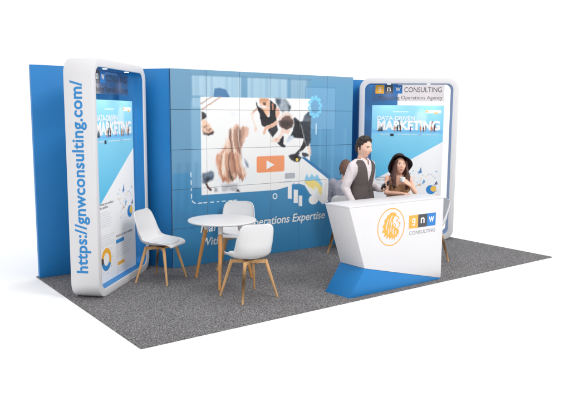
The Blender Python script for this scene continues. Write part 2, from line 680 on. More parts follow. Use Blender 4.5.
def paint_screen(p):
    """the whole picture of the wall; x along the wall, z above the carpet"""
    X, Z = p.X, p.Z
    v = np.clip(Z / 2.5, 0, 1)[:, None]
    lo, mid, hi = (np.array(lin(*c)) for c in ((50, 122, 170), (74, 140, 182), (112, 156, 184)))
    k1 = np.clip(v / .5, 0, 1)
    k2 = np.clip((v - .5) / .5, 0, 1)
    p.c = (lo * (1 - k1) + mid * k1) * (1 - k2) + hi * k2
    p.c *= (1 + .06 * (noise2(X * 2.2, Z * 1.6, 3) - .5) + .05 * (noise2(X * 7, Z * 3, 5) - .5))[:, None]
    # left pillar, windows along the top
    p.poly([(0, 1.2), (.28, 1.2), (.28, 2.5), (0, 2.5)], lin(104, 148, 178), .75, .02)
    for x0, x1, k in ((.3, 1.02, .8), (1.12, 1.78, .72), (1.84, 2.12, .4)):
        p.poly([(x0, 2.02), (x1, 2.02), (x1, 2.42), (x0, 2.42)], lin(176, 206, 222), k, .012)
    st = np.clip((hash_noise(X * 26, 2) - .45) * 3, 0, 1) * ((Z > 2.0) & (Z < 2.42) & (X > .3) & (X < 2.15))
    p.mix(st * .35, lin(112, 156, 186))
    p.poly([(.28, 1.0), (.43, 1.0), (.43, 2.1), (.28, 2.1)], lin(150, 190, 214), .45, .02)
    p.line([(.28, 2.15), (.45, 2.15)], .03, lin(96, 150, 184), .7)
    p.line([(0.28, 2.42), (2.2, 2.42)], .02, lin(84, 130, 164), .6, .01)
    p.poly([(.6, 2.14), (.62, 2.26), (.7, 2.27), (.79, 2.25), (.86, 2.14)], lin(56, 110, 158), .9, .01)
    # right side: glass partition with a framed board, dim desks below
    p.poly([(2.2, 1.35), (2.98, 1.3), (2.98, 2.45), (2.2, 2.45)], lin(86, 152, 196), .5, .05)
    p.poly([(2.1, 1.72), (2.66, 1.72), (2.66, 2.32), (2.1, 2.32)], lin(122, 172, 208), .55, .01)
    p.line([(2.1, 1.72), (2.66, 1.72), (2.66, 2.32), (2.1, 2.32), (2.1, 1.72)], .012, lin(72, 134, 180), .7)
    for x in (2.38, 2.62, 2.86):
        p.line([(x, .9), (x, 1.72)], .05, lin(116, 172, 206), .3, .02)
    for i, x in enumerate((.05, .17, .3)):
        p.line([(x, .5), (x + .05, 1.3)], .05, lin(44, 108, 156), .3, .03)
    p.poly([(0, .62), (.35, .5), (.42, .62), (.05, .75)], lin(60, 120, 164), .5, .03)
    # inset photograph
    p.poly([(.416, .905), (1.6, .895), (2.194, 1.0), (2.194, 2.155), (.416, 2.15)], lin(243, 244, 246), 1)
    p.poly([(.45, 1.2), (.75, 1.0), (1.3, .95), (1.3, 1.25), (.8, 1.5)], lin(226, 230, 234), .6, .06)
    X0, Z0 = X, Z
    p.X = X + .012 * (noise2(X * 13, Z * 13, 11) - .5) + .009 * (noise2(X * 34, Z * 34, 12) - .5)
    p.Z = Z + .012 * (noise2(X * 13, Z * 13, 13) - .5) + .009 * (noise2(X * 34, Z * 34, 14) - .5)
    # people round a white table, seen from above
    p.line([(0.421, 2.063), (0.515, 2.119), (0.580, 2.151)], 0.018, lin(176, 150, 140), 0.9, 0.008)
    p.line([(0.435, 2.004), (0.535, 2.052), (0.703, 2.144)], 0.02, lin(190, 156, 140), 0.95, 0.008)
    p.poly([(0.829, 2.004), (0.881, 1.992), (1.011, 1.909), (0.858, 1.896)], lin(224, 228, 236), 0.8, 0.03, 0)
    p.poly([(0.423, 1.970), (0.456, 1.964), (0.498, 1.927), (0.505, 1.896), (0.462, 1.865), (0.424, 1.847)], lin(62, 58, 62), 1, 0.012, 0.8)
    p.poly([(0.424, 1.853), (0.476, 1.868), (0.533, 1.815), (0.590, 1.752), (0.604, 1.708), (0.560, 1.682), (0.459, 1.691), (0.426, 1.729)], lin(232, 196, 172), 1, 0.012, 0.25)
    p.poly([(0.438, 1.718), (0.474, 1.699), (0.531, 1.698), (0.590, 1.725), (0.607, 1.710), (0.589, 1.675), (0.531, 1.658), (0.459, 1.672)], lin(82, 66, 64), 1, 0.012, 0.8)
    p.line([(0.463, 1.768), (0.496, 1.784)], 0.02, lin(150, 104, 88), 0.9, 0.008)
    p.line([(0.529, 1.733), (0.558, 1.748)], 0.025, lin(140, 92, 78), 0.9, 0.008)
    p.line([(0.496, 1.755), (0.517, 1.738)], 0.012, lin(196, 148, 126), 0.9, 0.008)
    p.poly([(0.503, 1.736), (0.561, 1.725), (0.546, 1.713), (0.510, 1.716)], lin(196, 140, 120), 0.6, 0.01, 0)
    p.poly([(0.428, 1.191), (0.482, 1.195), (0.555, 1.211), (0.599, 1.189), (0.598, 1.099), (0.539, 1.077), (0.473, 1.049), (0.426, 1.052)], lin(98, 112, 128), 1, 0.015, 1.0)
    p.poly([(0.453, 1.114), (0.525, 1.142), (0.584, 1.139), (0.581, 1.097), (0.481, 1.061)], lin(52, 60, 76), 0.8, 0.02, 0.6)
    p.line([(0.488, 1.042), (0.517, 1.002), (0.553, 0.961)], 0.035, lin(96, 66, 62), 1, 0.008)
    p.poly([(0.598, 1.106), (0.583, 1.004), (0.611, 0.925), (0.716, 0.920), (0.992, 0.915), (1.023, 1.016), (1.150, 1.102), (1.118, 1.329), (1.024, 1.411), (0.962, 1.217)], lin(232, 234, 238), 0.9, 0.02, 0.25)
    p.poly([(1.071, 1.344), (1.134, 1.276), (1.142, 1.229), (1.110, 1.237), (1.084, 1.291)], lin(92, 112, 136), 0.9, 0.015, 0.5)
    p.poly([(0.709, 1.022), (0.961, 1.020), (0.976, 0.924), (0.716, 0.924)], lin(186, 186, 190), 0.9, 0.02, 0.5)
    p.poly([(0.605, 0.996), (0.656, 0.973), (0.649, 0.925), (0.611, 0.931)], lin(140, 140, 146), 0.8, 0.015, 0.8)
    p.poly([(0.937, 0.913), (0.968, 0.960), (1.010, 0.908)], lin(44, 44, 50), 1, 0.008, 0)
    hair = [(0.850, 1.732), (0.880, 1.777), (0.941, 1.808), (0.995, 1.795), (1.026, 1.763), (1.119, 1.788), (1.147, 1.762), (1.127, 1.677), (1.072, 1.573), (1.025, 1.496), (1.009, 1.444), (1.009, 1.333), (1.024, 1.267), (1.071, 1.199), (1.102, 1.158), (1.086, 1.105), (1.039, 1.068), (0.961, 1.112), (0.915, 1.062), (0.838, 1.040), (0.777, 1.050), (0.702, 1.100), (0.659, 1.218), (0.637, 1.296), (0.645, 1.360), (0.653, 1.379), (0.705, 1.454), (0.765, 1.503), (0.818, 1.527), (0.838, 1.643)]
    Xs, Zs = p.X, p.Z
    p.X = p.X + .020 * (noise2(X * 62 + Z * 14, Z * 5, 41) - .5) + .010 * (noise2(X * 130, Z * 9, 43) - .5)
    p.Z = p.Z + .05 * (noise2(X * 55, Z * 3, 42) - .5)
    pale = [(0.865, 1.764), (0.811, 1.656), (0.743, 1.529), (0.668, 1.429), (0.63, 1.341), (0.659, 1.276), (0.931, 1.29), (0.887, 1.616)]
    p.poly(pale, lin(236, 204, 184), .9, .03)
    kk = np.clip(.5 - p.sd(pale) / .05, 0, 1)
    w0 = p.X + .55 * (1.9 - Z) * .5
    p.mix(kk * np.clip((.6 * hash_noise(w0 * 34, 3) + .4 * hash_noise(w0 * 80, 5) - .45) * 3, 0, 1) * .7, lin(196, 146, 122))
    p.poly(hair, lin(222, 184, 162), 1, .014)
    inside = np.clip(.5 - p.sd(hair) / .03, 0, 1)
    w = p.X + .25 * (1.9 - Z) * (p.X - 1.02) + .03 * np.sin(Z * 7) + .02 * noise2(X * 6, Z * 4, 21)
    s1 = .5 * hash_noise(w * 30, 7) + .3 * hash_noise(w * 75 + Z * 3, 8) + .2 * noise2(w * 120, Z * 9, 17)
    fall = np.clip((1.8 - Z) / .8, 0, 1)
    p.mix(inside * np.clip((s1 - .42) * 2.6, 0, 1) * (.2 + .6 * fall), lin(156, 108, 86))
    p.mix(inside * np.clip((.45 - s1) * 3, 0, 1) * .7, lin(242, 218, 202))
    p.line([(0.857, 1.732), (0.844, 1.617), (0.871, 1.526), (0.886, 1.435), (0.901, 1.349)], 0.03, lin(110, 78, 70), 0.85, 0.012)
    p.line([(0.918, 1.731), (0.921, 1.641), (0.940, 1.537), (0.978, 1.432), (1.001, 1.345)], 0.05, lin(160, 118, 102), 0.8, 0.012)
    p.line([(0.964, 1.744), (0.956, 1.654), (0.971, 1.550), (1.001, 1.445), (1.012, 1.345)], 0.035, lin(128, 92, 82), 0.7, 0.012)
    p.line([(1.002, 1.731), (1.007, 1.627), (1.012, 1.536)], 0.05, lin(120, 88, 82), 0.85, 0.012)
    p.line([(1.057, 1.730), (1.044, 1.639), (1.022, 1.548)], 0.05, lin(176, 134, 118), 0.7, 0.012)
    p.line([(1.119, 1.755), (1.100, 1.664), (1.059, 1.574)], 0.03, lin(226, 186, 166), 0.9, 0.012)
    p.line([(0.888, 1.757), (0.879, 1.642), (0.905, 1.538), (0.924, 1.434), (0.947, 1.347)], 0.02, lin(244, 226, 214), 0.9, 0.012)
    p.line([(0.979, 1.731), (0.982, 1.614), (0.994, 1.510)], 0.012, lin(240, 214, 200), 0.9, 0.012)
    p.line([(0.682, 1.390), (0.728, 1.466), (0.773, 1.503)], 0.03, lin(206, 154, 128), 0.8, 0.012)
    p.line([(0.660, 1.385), (0.667, 1.295), (0.695, 1.165), (0.747, 1.085)], 0.035, lin(206, 144, 112), 0.9, 0.012)
    p.line([(0.720, 1.408), (0.697, 1.320), (0.706, 1.216), (0.740, 1.124), (0.785, 1.057)], 0.03, lin(184, 122, 94), 0.9, 0.012)
    p.line([(0.757, 1.420), (0.741, 1.305), (0.751, 1.188)], 0.035, lin(246, 224, 208), 0.9, 0.012)
    p.line([(0.810, 1.418), (0.787, 1.316), (0.793, 1.199), (0.808, 1.094)], 0.03, lin(196, 140, 112), 0.85, 0.012)
    p.line([(0.840, 1.417), (0.827, 1.301), (0.846, 1.184), (0.876, 1.077)], 0.03, lin(120, 80, 66), 0.8, 0.012)
    p.line([(0.878, 1.416), (0.885, 1.286), (0.892, 1.181)], 0.06, lin(178, 126, 104), 0.8, 0.012)
    p.line([(0.939, 1.414), (0.947, 1.296), (0.969, 1.191), (1.008, 1.103)], 0.035, lin(214, 160, 132), 0.9, 0.012)
    p.line([(0.909, 1.402), (0.919, 1.285), (0.938, 1.166)], 0.03, lin(140, 92, 74), 0.8, 0.012)
    p.line([(0.993, 1.399), (1.001, 1.294), (1.039, 1.200), (1.079, 1.146)], 0.04, lin(236, 206, 186), 0.9, 0.012)
    p.line([(0.970, 1.374), (0.985, 1.269), (1.024, 1.162), (1.055, 1.094)], 0.025, lin(190, 134, 106), 0.85, 0.012)
    p.poly([(0.809, 1.224), (0.854, 1.196), (0.907, 1.082), (0.884, 1.061), (0.831, 1.106)], lin(74, 56, 52), 0.85, 0.02, 0.8)
    p.poly([(0.717, 1.112), (0.793, 1.089), (0.792, 1.043), (0.747, 1.052)], lin(170, 112, 84), 0.8, 0.02, 0.5)
    p.poly([(0.962, 1.178), (1.024, 1.129), (1.047, 1.074), (1.008, 1.090)], lin(120, 84, 70), 0.8, 0.02, 0.5)
    p.X, p.Z = Xs, Zs
    p.poly([(1.306, 2.147), (1.463, 2.150), (1.483, 2.100), (1.489, 1.993), (1.453, 1.901), (1.392, 1.934), (1.351, 2.008), (1.331, 2.057), (1.311, 2.098)], lin(226, 178, 150), 1, 0.008, 0.3)
    p.poly([(1.316, 2.145), (1.452, 2.149), (1.442, 2.108), (1.392, 2.083), (1.331, 2.098)], lin(202, 150, 118), 1, 0.008, 0.3)
    p.poly([(1.356, 2.082), (1.422, 2.095), (1.427, 2.062), (1.392, 2.050)], lin(76, 58, 56), 0.9, 0.008, 0)
    p.line([(1.301, 2.053), (1.392, 2.029), (1.473, 2.022)], 0.02, lin(214, 204, 204), 0.9, 0.008)
    p.line([(1.366, 2.037), (1.402, 2.032)], 0.025, lin(240, 238, 238), 1, 0.008)
    p.poly([(1.261, 2.105), (1.281, 2.081), (1.286, 2.049), (1.361, 2.008), (1.402, 1.951), (1.453, 1.900), (1.482, 1.910), (1.486, 2.009), (1.488, 2.100), (1.475, 2.129), (1.509, 2.117), (1.587, 2.068), (1.608, 2.019), (1.587, 1.960), (1.586, 1.871), (1.321, 1.871), (1.311, 1.950), (1.276, 2.016), (1.259, 2.056)], lin(30, 28, 34), 1, 0.008, 1.4)
    p.line([(1.530, 2.072), (1.535, 2.010)], 0.03, lin(196, 140, 118), 0.8, 0.008)
    p.poly([(1.592, 2.018), (1.639, 2.019), (1.658, 1.952), (1.640, 1.910), (1.598, 1.871), (1.582, 1.871), (1.585, 1.968)], lin(226, 176, 154), 1, 0.008, 0.3)
    p.poly([(1.321, 1.899), (1.588, 1.899), (1.600, 1.849), (1.495, 1.791), (1.397, 1.768), (1.352, 1.792)], lin(30, 28, 34), 1, 0.008, 1.4)
    p.poly([(1.464, 1.766), (1.604, 1.798), (1.625, 1.722), (1.610, 1.697), (1.539, 1.621), (1.454, 1.707)], lin(48, 48, 56), 1, 0.01, 1.2)
    p.line([(1.596, 1.822), (1.495, 1.774), (1.423, 1.749), (1.388, 1.682)], 0.045, lin(226, 180, 156), 1, 0.01)
    p.line([(1.271, 2.008), (1.221, 1.966), (1.197, 1.942)], 0.03, lin(206, 164, 146), 0.95, 0.008)
    p.line([(1.197, 1.950), (1.202, 1.876), (1.231, 1.825), (1.251, 1.743)], 0.035, lin(240, 216, 204), 0.9, 0.012)
    p.poly([(1.226, 1.755), (1.276, 1.763), (1.281, 1.718), (1.236, 1.702)], lin(236, 200, 180), 0.9, 0.015, 0)
    p.poly([(1.571, 2.150), (1.759, 2.148), (1.805, 2.103), (1.840, 2.022), (1.812, 1.971), (1.761, 1.986), (1.697, 1.960), (1.646, 2.011), (1.596, 2.080)], lin(146, 158, 170), 0.95, 0.015, 0.7)
    p.poly([(1.571, 2.148), (1.683, 2.150), (1.671, 2.081), (1.621, 2.061), (1.590, 2.100)], lin(62, 80, 98), 0.9, 0.02, 0.5)
    p.poly([(1.786, 2.062), (1.831, 2.053), (1.838, 2.012), (1.810, 1.976)], lin(40, 50, 64), 0.9, 0.015, 0)
    p.poly([(1.622, 1.879), (1.685, 1.950), (1.787, 1.971), (1.864, 1.941), (1.904, 1.869), (1.957, 1.801), (1.610, 1.803)], lin(228, 206, 198), 0.9, 0.012, 0.2)
    p.poly([(1.891, 1.879), (1.917, 1.900), (1.996, 1.848), (2.036, 1.800), (1.907, 1.801)], lin(52, 62, 76), 1, 0.01, 0.8)
    p.poly([(2.036, 1.827), (2.088, 1.921), (2.154, 1.978), (2.208, 1.984), (2.211, 1.799), (2.030, 1.800)], lin(92, 102, 114), 1, 0.01, 0.7)
    p.poly([(1.919, 1.844), (1.995, 1.844), (2.057, 1.709), (2.074, 1.590), (1.903, 1.600), (1.828, 1.638), (1.874, 1.712)], lin(34, 38, 46), 1, 0.01, 1.2)
    p.poly([(1.995, 1.844), (2.201, 1.843), (2.206, 1.542), (2.152, 1.475), (2.123, 1.498), (2.074, 1.605), (2.057, 1.709)], lin(52, 58, 68), 1, 0.012, 1.0)
    p.poly([(1.828, 1.638), (1.903, 1.608), (2.058, 1.597), (2.074, 1.560), (2.003, 1.453), (1.906, 1.385), (1.794, 1.374), (1.701, 1.421), (1.774, 1.492), (1.719, 1.567), (1.755, 1.640)], lin(242, 243, 246), 1, 0.01, 0.15)
    p.poly([(1.810, 1.639), (1.875, 1.638), (1.903, 1.600), (1.792, 1.543), (1.765, 1.559)], lin(178, 192, 210), 0.8, 0.02, 0.4)
    p.poly([(1.691, 1.641), (1.727, 1.633), (1.719, 1.530), (1.765, 1.504), (1.747, 1.478), (1.683, 1.483), (1.613, 1.540), (1.646, 1.583)], lin(38, 40, 50), 1, 0.01, 1.0)
    p.poly([(2.074, 1.597), (2.133, 1.491), (2.061, 1.432), (1.991, 1.367), (2.039, 1.328), (2.011, 1.276), (1.973, 1.259), (1.897, 1.273), (1.850, 1.305), (1.803, 1.361), (1.849, 1.379), (1.924, 1.392), (2.009, 1.459), (2.059, 1.530)], lin(44, 42, 48), 1, 0.01, 1.4)
    p.poly([(2.038, 1.410), (2.105, 1.393), (2.158, 1.376), (2.170, 1.346), (2.106, 1.333), (2.048, 1.350)], lin(64, 66, 76), 1, 0.01, 1.0)
    p.poly([(2.000, 1.404), (2.060, 1.440), (2.050, 1.395), (2.015, 1.381)], lin(226, 228, 230), 0.9, 0.008, 0)
    p.poly([(2.133, 1.483), (2.207, 1.466), (2.209, 1.344), (2.169, 1.361), (2.149, 1.422)], lin(232, 204, 188), 0.9, 0.012, 0.2)
    p.ell(1.957, 1.299, .022, .022, lin(244, 204, 84), 1, .006)
    p.poly([(1.667, 1.819), (1.692, 1.890), (1.749, 1.925), (1.826, 1.920), (1.878, 1.859), (1.892, 1.801), (1.667, 1.802)], lin(110, 84, 78), 1, 0.012, 0.6)
    p.poly([(1.626, 1.845), (1.671, 1.859), (1.882, 1.866), (1.897, 1.814), (1.874, 1.756), (1.772, 1.713), (1.672, 1.755), (1.641, 1.787)], lin(88, 68, 64), 1, 0.012, 0.9)
    p.poly([(1.671, 1.844), (1.845, 1.851), (1.846, 1.785), (1.754, 1.749), (1.681, 1.779)], lin(52, 42, 44), 0.8, 0.02, 0.8)
    p.poly([(1.659, 1.758), (1.772, 1.710), (1.846, 1.734), (1.801, 1.661), (1.718, 1.681)], lin(236, 198, 178), 0.95, 0.012, 0.2)
    p.line([(1.685, 1.706), (1.714, 1.691)], 0.015, lin(170, 120, 104), 0.8, 0.008)
    p.line([(1.709, 1.692), (1.645, 1.627), (1.592, 1.570), (1.582, 1.606)], 0.05, lin(240, 210, 196), 0.95, 0.012)
    p.ell(1.600, 1.592, .02, .02, lin(206, 150, 130), .9, .01)
    p.poly([(1.489, 1.587), (1.557, 1.606), (1.659, 1.584), (1.642, 1.557), (1.506, 1.560)], lin(236, 204, 186), 0.8, 0.012, 0)
    p.X, p.Z = X0, Z0
    # drawn white paper laptop with a chart
    p.poly([(1.6, 1.1), (1.99, 1.13), (2.03, 1.31), (2.18, 1.25), (2.545, 1.03), (2.56, .66), (2.44, .63), (2.31, .74), (2.20, .80), (2.10, .93), (1.9, .99),
            (1.6, .96)], lin(240, 242, 245), 1)
    p.poly([(2.03, 1.335), (2.10, 1.335), (2.56, 1.05), (2.56, 1.005), (2.53, 1.005)], lin(52, 118, 170), 1)
    p.poly([(2.105, 1.03), (2.14, 1.10), (2.18, 1.03), (2.23, 1.09), (2.28, 1.04), (2.33, 1.08), (2.43, .94), (2.43, .86), (2.1, .96)],
           lin(140, 200, 232), 1, .008)
    p.poly([(2.10, 1.0), (2.2, .99), (2.27, 1.0), (2.36, .95), (2.43, .88), (2.42, .76), (2.34, .82), (2.22, .88), (2.13, .94)],
           lin(244, 216, 128), 1, .008)
    p.poly([(2.28, .9), (2.35, .87), (2.36, .74), (2.30, .76)], lin(228, 232, 234), .9, .01)
    p.ell(2.27, .71, .09, .07, lin(240, 242, 246), 1)
    p.poly(rrect(1.745, 1.925, 1.04, 1.12, .02, 4), lin(176, 178, 186), 1)
    p.line([(1.74, 1.0), (1.86, 1.0)], .015, lin(170, 196, 214), .9)
    p.poly([(1.79, .90), (1.9, .97), (2.02, .92), (2.16, .80), (2.06, .62), (1.8, .72)], lin(58, 132, 182), 1, .012)
    for x0, x1, z0, z1 in ((1.80, 1.87, .76, .95), (1.905, 1.98, .69, .88), (1.995, 2.06, .64, .79)):
        p.poly([(x0, z0), (x1, z0 - .01), (x1, z1 - .01), (x0, z1)], lin(238, 242, 246), 1)
    # play button
    p.poly(rrect(1.268, 1.738, 1.148, 1.372, .03, 5), lin(244, 150, 104), 1)
    # cog, guide lines, ring
    n = 10
    g = []
    for i in range(n * 4):
        r = .135 if i % 4 in (0, 1) else .098
        t = 2 * PI * (i + .5) / (n * 4)
        g.append((2.275 + r * math.cos(t) * .88, 2.045 + r * 1.1 * math.sin(t)))
    p.line(g + g[:1], .03, lin(124, 204, 240), .95)
    p.line([(2.30, 1.66), (2.30, 1.80)], .02, lin(214, 234, 244), .8)
    p.ring(1.578, .808, .034, .014, lin(226, 238, 244))
    path = [(.266, 1.2), (.270, .90)] + [(.345 - .075 * math.cos(R(t)), .875 - .072 * math.sin(R(t))) for t in range(0, 91, 15)] + [(1.0, .80)]
    ds = 0.
    for q0, q1 in zip(path, path[1:]):
        L = math.hypot(q1[0] - q0[0], q1[1] - q0[1])
        m = max(1, round(L / .025))
        for i in range(m):
            if int((ds + L * i / m) / .045) % 2 == 0:
                f0, f1 = i / m, (i + 1) / m
                p.line([(q0[0] + (q1[0] - q0[0]) * f0, q0[1] + (q1[1] - q0[1]) * f0),
                        (q0[0] + (q1[0] - q0[0]) * f1, q0[1] + (q1[1] - q0[1]) * f1)], .012, lin(226, 238, 244), .95)
        ds += L
    p.c = np.clip(p.c, .01, .84) * .80


NT, gap = 104, .0022
for j in range(5):
    for i in range(6):
        x0, z0 = i * .5, j * .4975
        me = printed_grid('screen_panel', x0 + gap, x0 + .5 - gap, z0 + gap, z0 + .4975 - gap, NT, NT, 0., .012,
                          lambda p: paint_screen(p), .0035)
        link('screen_panel', me, M['paint'], vw, sharp=30)

S = lambda a, b, d: (a, -.0022 + d, b - CT)
bm = bmesh.new()
text_into(bm, 'Marketing Operations Expertise', S, (.394), 2.49, .432, bold=.014, shear=.2)
text_into(bm, 'Within', S, .405, .80, .252, bold=.014, shear=.2)
obj('lettering', bm, M['ink_white'], vw, sharp=None)
bm = bmesh.new()
sheet(bm, [(1.43, 1.20), (1.565, 1.26), (1.43, 1.325)], S)
obj('play_symbol', bm, M['ink_white'], vw, sharp=None)


# ------------------------------------------------------------------ portals
def paint_poster(p):
    X, Z = p.X, p.Z
    p.c[:] = lin(238, 238, 240)
    t = np.clip((Z - .98) / 1.1, 0, 1)[:, None]
    cy = np.array(lin(92, 186, 224)) * (1 - t) + np.array(lin(150, 212, 234)) * t
    cy = cy * (1 + .08 * (noise2(X * 4, Z * 4, 1) - .5))[:, None]
    k = np.clip(.5 - p.sd([(-.1, .82), (1.2, 1.585), (1.2, 2.2), (-.1, 2.2)]) / .008, 0, 1)[:, None]
    p.c = p.c * (1 - k) + cy * k
    p.ell(.76, 1.90, .085, .11, lin(196, 230, 242), .7, .03)
    p.poly([(0, 1.66), (1.1, 1.66), (1.1, 1.70), (0, 1.70)], lin(104, 168, 226), .75, .02)
    p.poly(rrect(.82, 1.06, 1.965, 2.01, .015, 3), lin(244, 244, 246), .9)
    p.ell(.84, 1.99, .018, .018, lin(236, 180, 96), 1)
    p.ell(.98, 1.965, .03, .015, lin(240, 190, 110), 1)
    p.line([(.33, 1.985), (.56, 1.985)], .012, lin(226, 242, 248), .8)
    # small figures standing at the big word
    for x, c, h in ((.125, (66, 60, 66), .10), (.15, (88, 74, 74), .08), (.36, (196, 120, 92), .14), (.42, (98, 62, 58), .15), (.45, (62, 56, 64), .13),
                    (.60, (70, 60, 140), .08), (.76, (208, 150, 120), .13), (.83, (140, 120, 124), .1), (.93, (150, 92, 80), .14), (.97, (88, 96, 130), .12)):
        p.line([(x, 1.70), (x, 1.70 + h * .75)], .024, lin(*c), .9, .007)
        p.ell(x, 1.70 + h * .92, .013, .016, lin(*c), .9)
    p.line([(.10, 1.69), (.17, 1.69)], .018, lin(52, 52, 60), .9)
    p.poly([(.29, 1.605), (.345, 1.605), (.345, 1.645), (.29, 1.645)], lin(48, 54, 66), 1)
    p.ell(.75, 1.63, .02, .016, lin(150, 170, 210), .9)
    # lower half: drifting shapes, chart, buttons
    for pts, c in (([(.90, .83), (1.02, .84), (1.0, .77), (.93, .75)], (58, 142, 204)), ([(.66, .79), (.74, .84), (.78, .88)], (66, 148, 206)),
                   ([(.72, .83), (.78, .87), (.79, .84)], (236, 178, 84)), ([(.80, .85), (.83, .94), (.86, .9)], (80, 152, 204)),
                   ([(.74, 1.02), (.78, 1.13), (.80, 1.04)], (54, 118, 176)), ([(.99, .85), (1.03, .92), (1.05, .86)], (84, 92, 124))):
        p.poly(pts, lin(*c), .95)
    p.ell(.945, .775, .075, .072, lin(52, 134, 200), 1)
    p.ell(.985, .79, .045, .045, lin(246, 192, 84), 1)
    for i in range(26):
        r = random.Random(i)
        p.ell(.55 + .5 * r.random(), .7 + .38 * r.random(), .010, .010, lin(*r.choice(((110, 160, 206), (170, 180, 200), (240, 196, 120)))), .8)
    cx, cz = .25, .335
    p.ring(cx, cz, .10, .058, lin(244, 176, 60))
    p.ring(cx, cz, .10, .058, lin(54, 138, 202), 205, 330)
    p.ring(cx, cz, .10, .058, lin(84, 74, 72), 165, 205)
    for i in range(9):
        an = 2 * PI * i / 9
        p.ell(cx + .165 * math.cos(an), cz + .165 * math.sin(an), .010, .010, lin(160, 184, 212), .8)
    p.poly([(.52, .455), (.75, .455), (.75, .50), (.52, .50)], lin(58, 140, 204), 1)
    p.poly([(.55, .195), (.745, .195), (.745, .235), (.55, .235)], lin(240, 180, 72), 1)
    # lines of small print
    def para(x0, x1, z, n, g=.026, c=(196, 198, 204)):
        for q in range(n):
            r = random.Random(q + int(z * 100))
            p.line([(x0, z - q * g), (x1 - .12 * r.random(), z - q * g)], .008, lin(*c), .75, .003)
    para(.10, .42, .86, 7)
    para(.10, .50, .60, 5)
    para(.52, .98, .43, 6)
    para(.52, .98, .165, 3)
    p.c = np.clip(p.c, .01, .86)


poster_mesh = printed_grid('poster', 0, 1.1, .083, 2.083, 260, 460, 0., .01, paint_poster, .004)


def lowercase_g(bm, place, cx, cz, s, t=.001):
    ring_sheet(bm, (cx, cz + .07 * s), .185 * s, .10 * s, place, t, 32)
    x1 = cx + .19 * s
    pa = lambda a, b, d: place(a, b, d - .0003)
    pb = lambda a, b, d: place(a, b, d - .0006)
    sheet(bm, [(x1 - .085 * s, cz + .255 * s), (x1, cz + .255 * s), (x1, cz - .17 * s), (x1 - .085 * s, cz - .17 * s)], pa, t)
    ring_sheet(bm, (cx, cz - .165 * s), .19 * s, .108 * s, pb, t, 24, R(205), R(362))


def gnw(parent, place, x, z, s, gap_, txt_x0, txt_x1, txt_z, txt_h):
    """three square tiles with g, n, w and the word beside or below them"""
    for k, (ch, mt) in enumerate((('g', 'logo_amber' if gap_ < .005 else 'logo_orange'), ('n', 'logo_grey'), ('w', 'logo_blue'))):
        x0 = x + k * (s + gap_)
        b_ = bmesh.new()
        sheet(b_, [(x0, z), (x0 + s, z), (x0 + s, z + s), (x0, z + s)], place)
        tile = obj('logo_tile', b_, M[mt], parent, sharp=None)
        tile['label'] = {'g': 'orange logo tile with letter g', 'n': 'charcoal logo tile with letter n', 'w': 'blue logo tile with letter w'}[ch]
        p2 = lambda a, c, d: place(a, c, d - .0012)
        b_ = bmesh.new()
        if ch == 'g':
            lowercase_g(b_, p2, x0 + s / 2, z + s * .52, s * .95)
        else:
            w_ = {'n': .42, 'w': .62}[ch]
            text_into(b_, ch, p2, x0 + s * (.5 - w_ / 2), x0 + s * (.5 + w_ / 2), z + s * .3, s * .44, t=.001, bold=.012)
        obj('lettering', b_, M['ink_white'], tile, sharp=None)
    b_ = bmesh.new()
    text_into(b_, 'CONSULTING', place, txt_x0, txt_x1, txt_z, txt_h)
    obj('lettering', b_, M['ink_dark'] if gap_ > .005 else M['ink_grey'], parent, sharp=None)


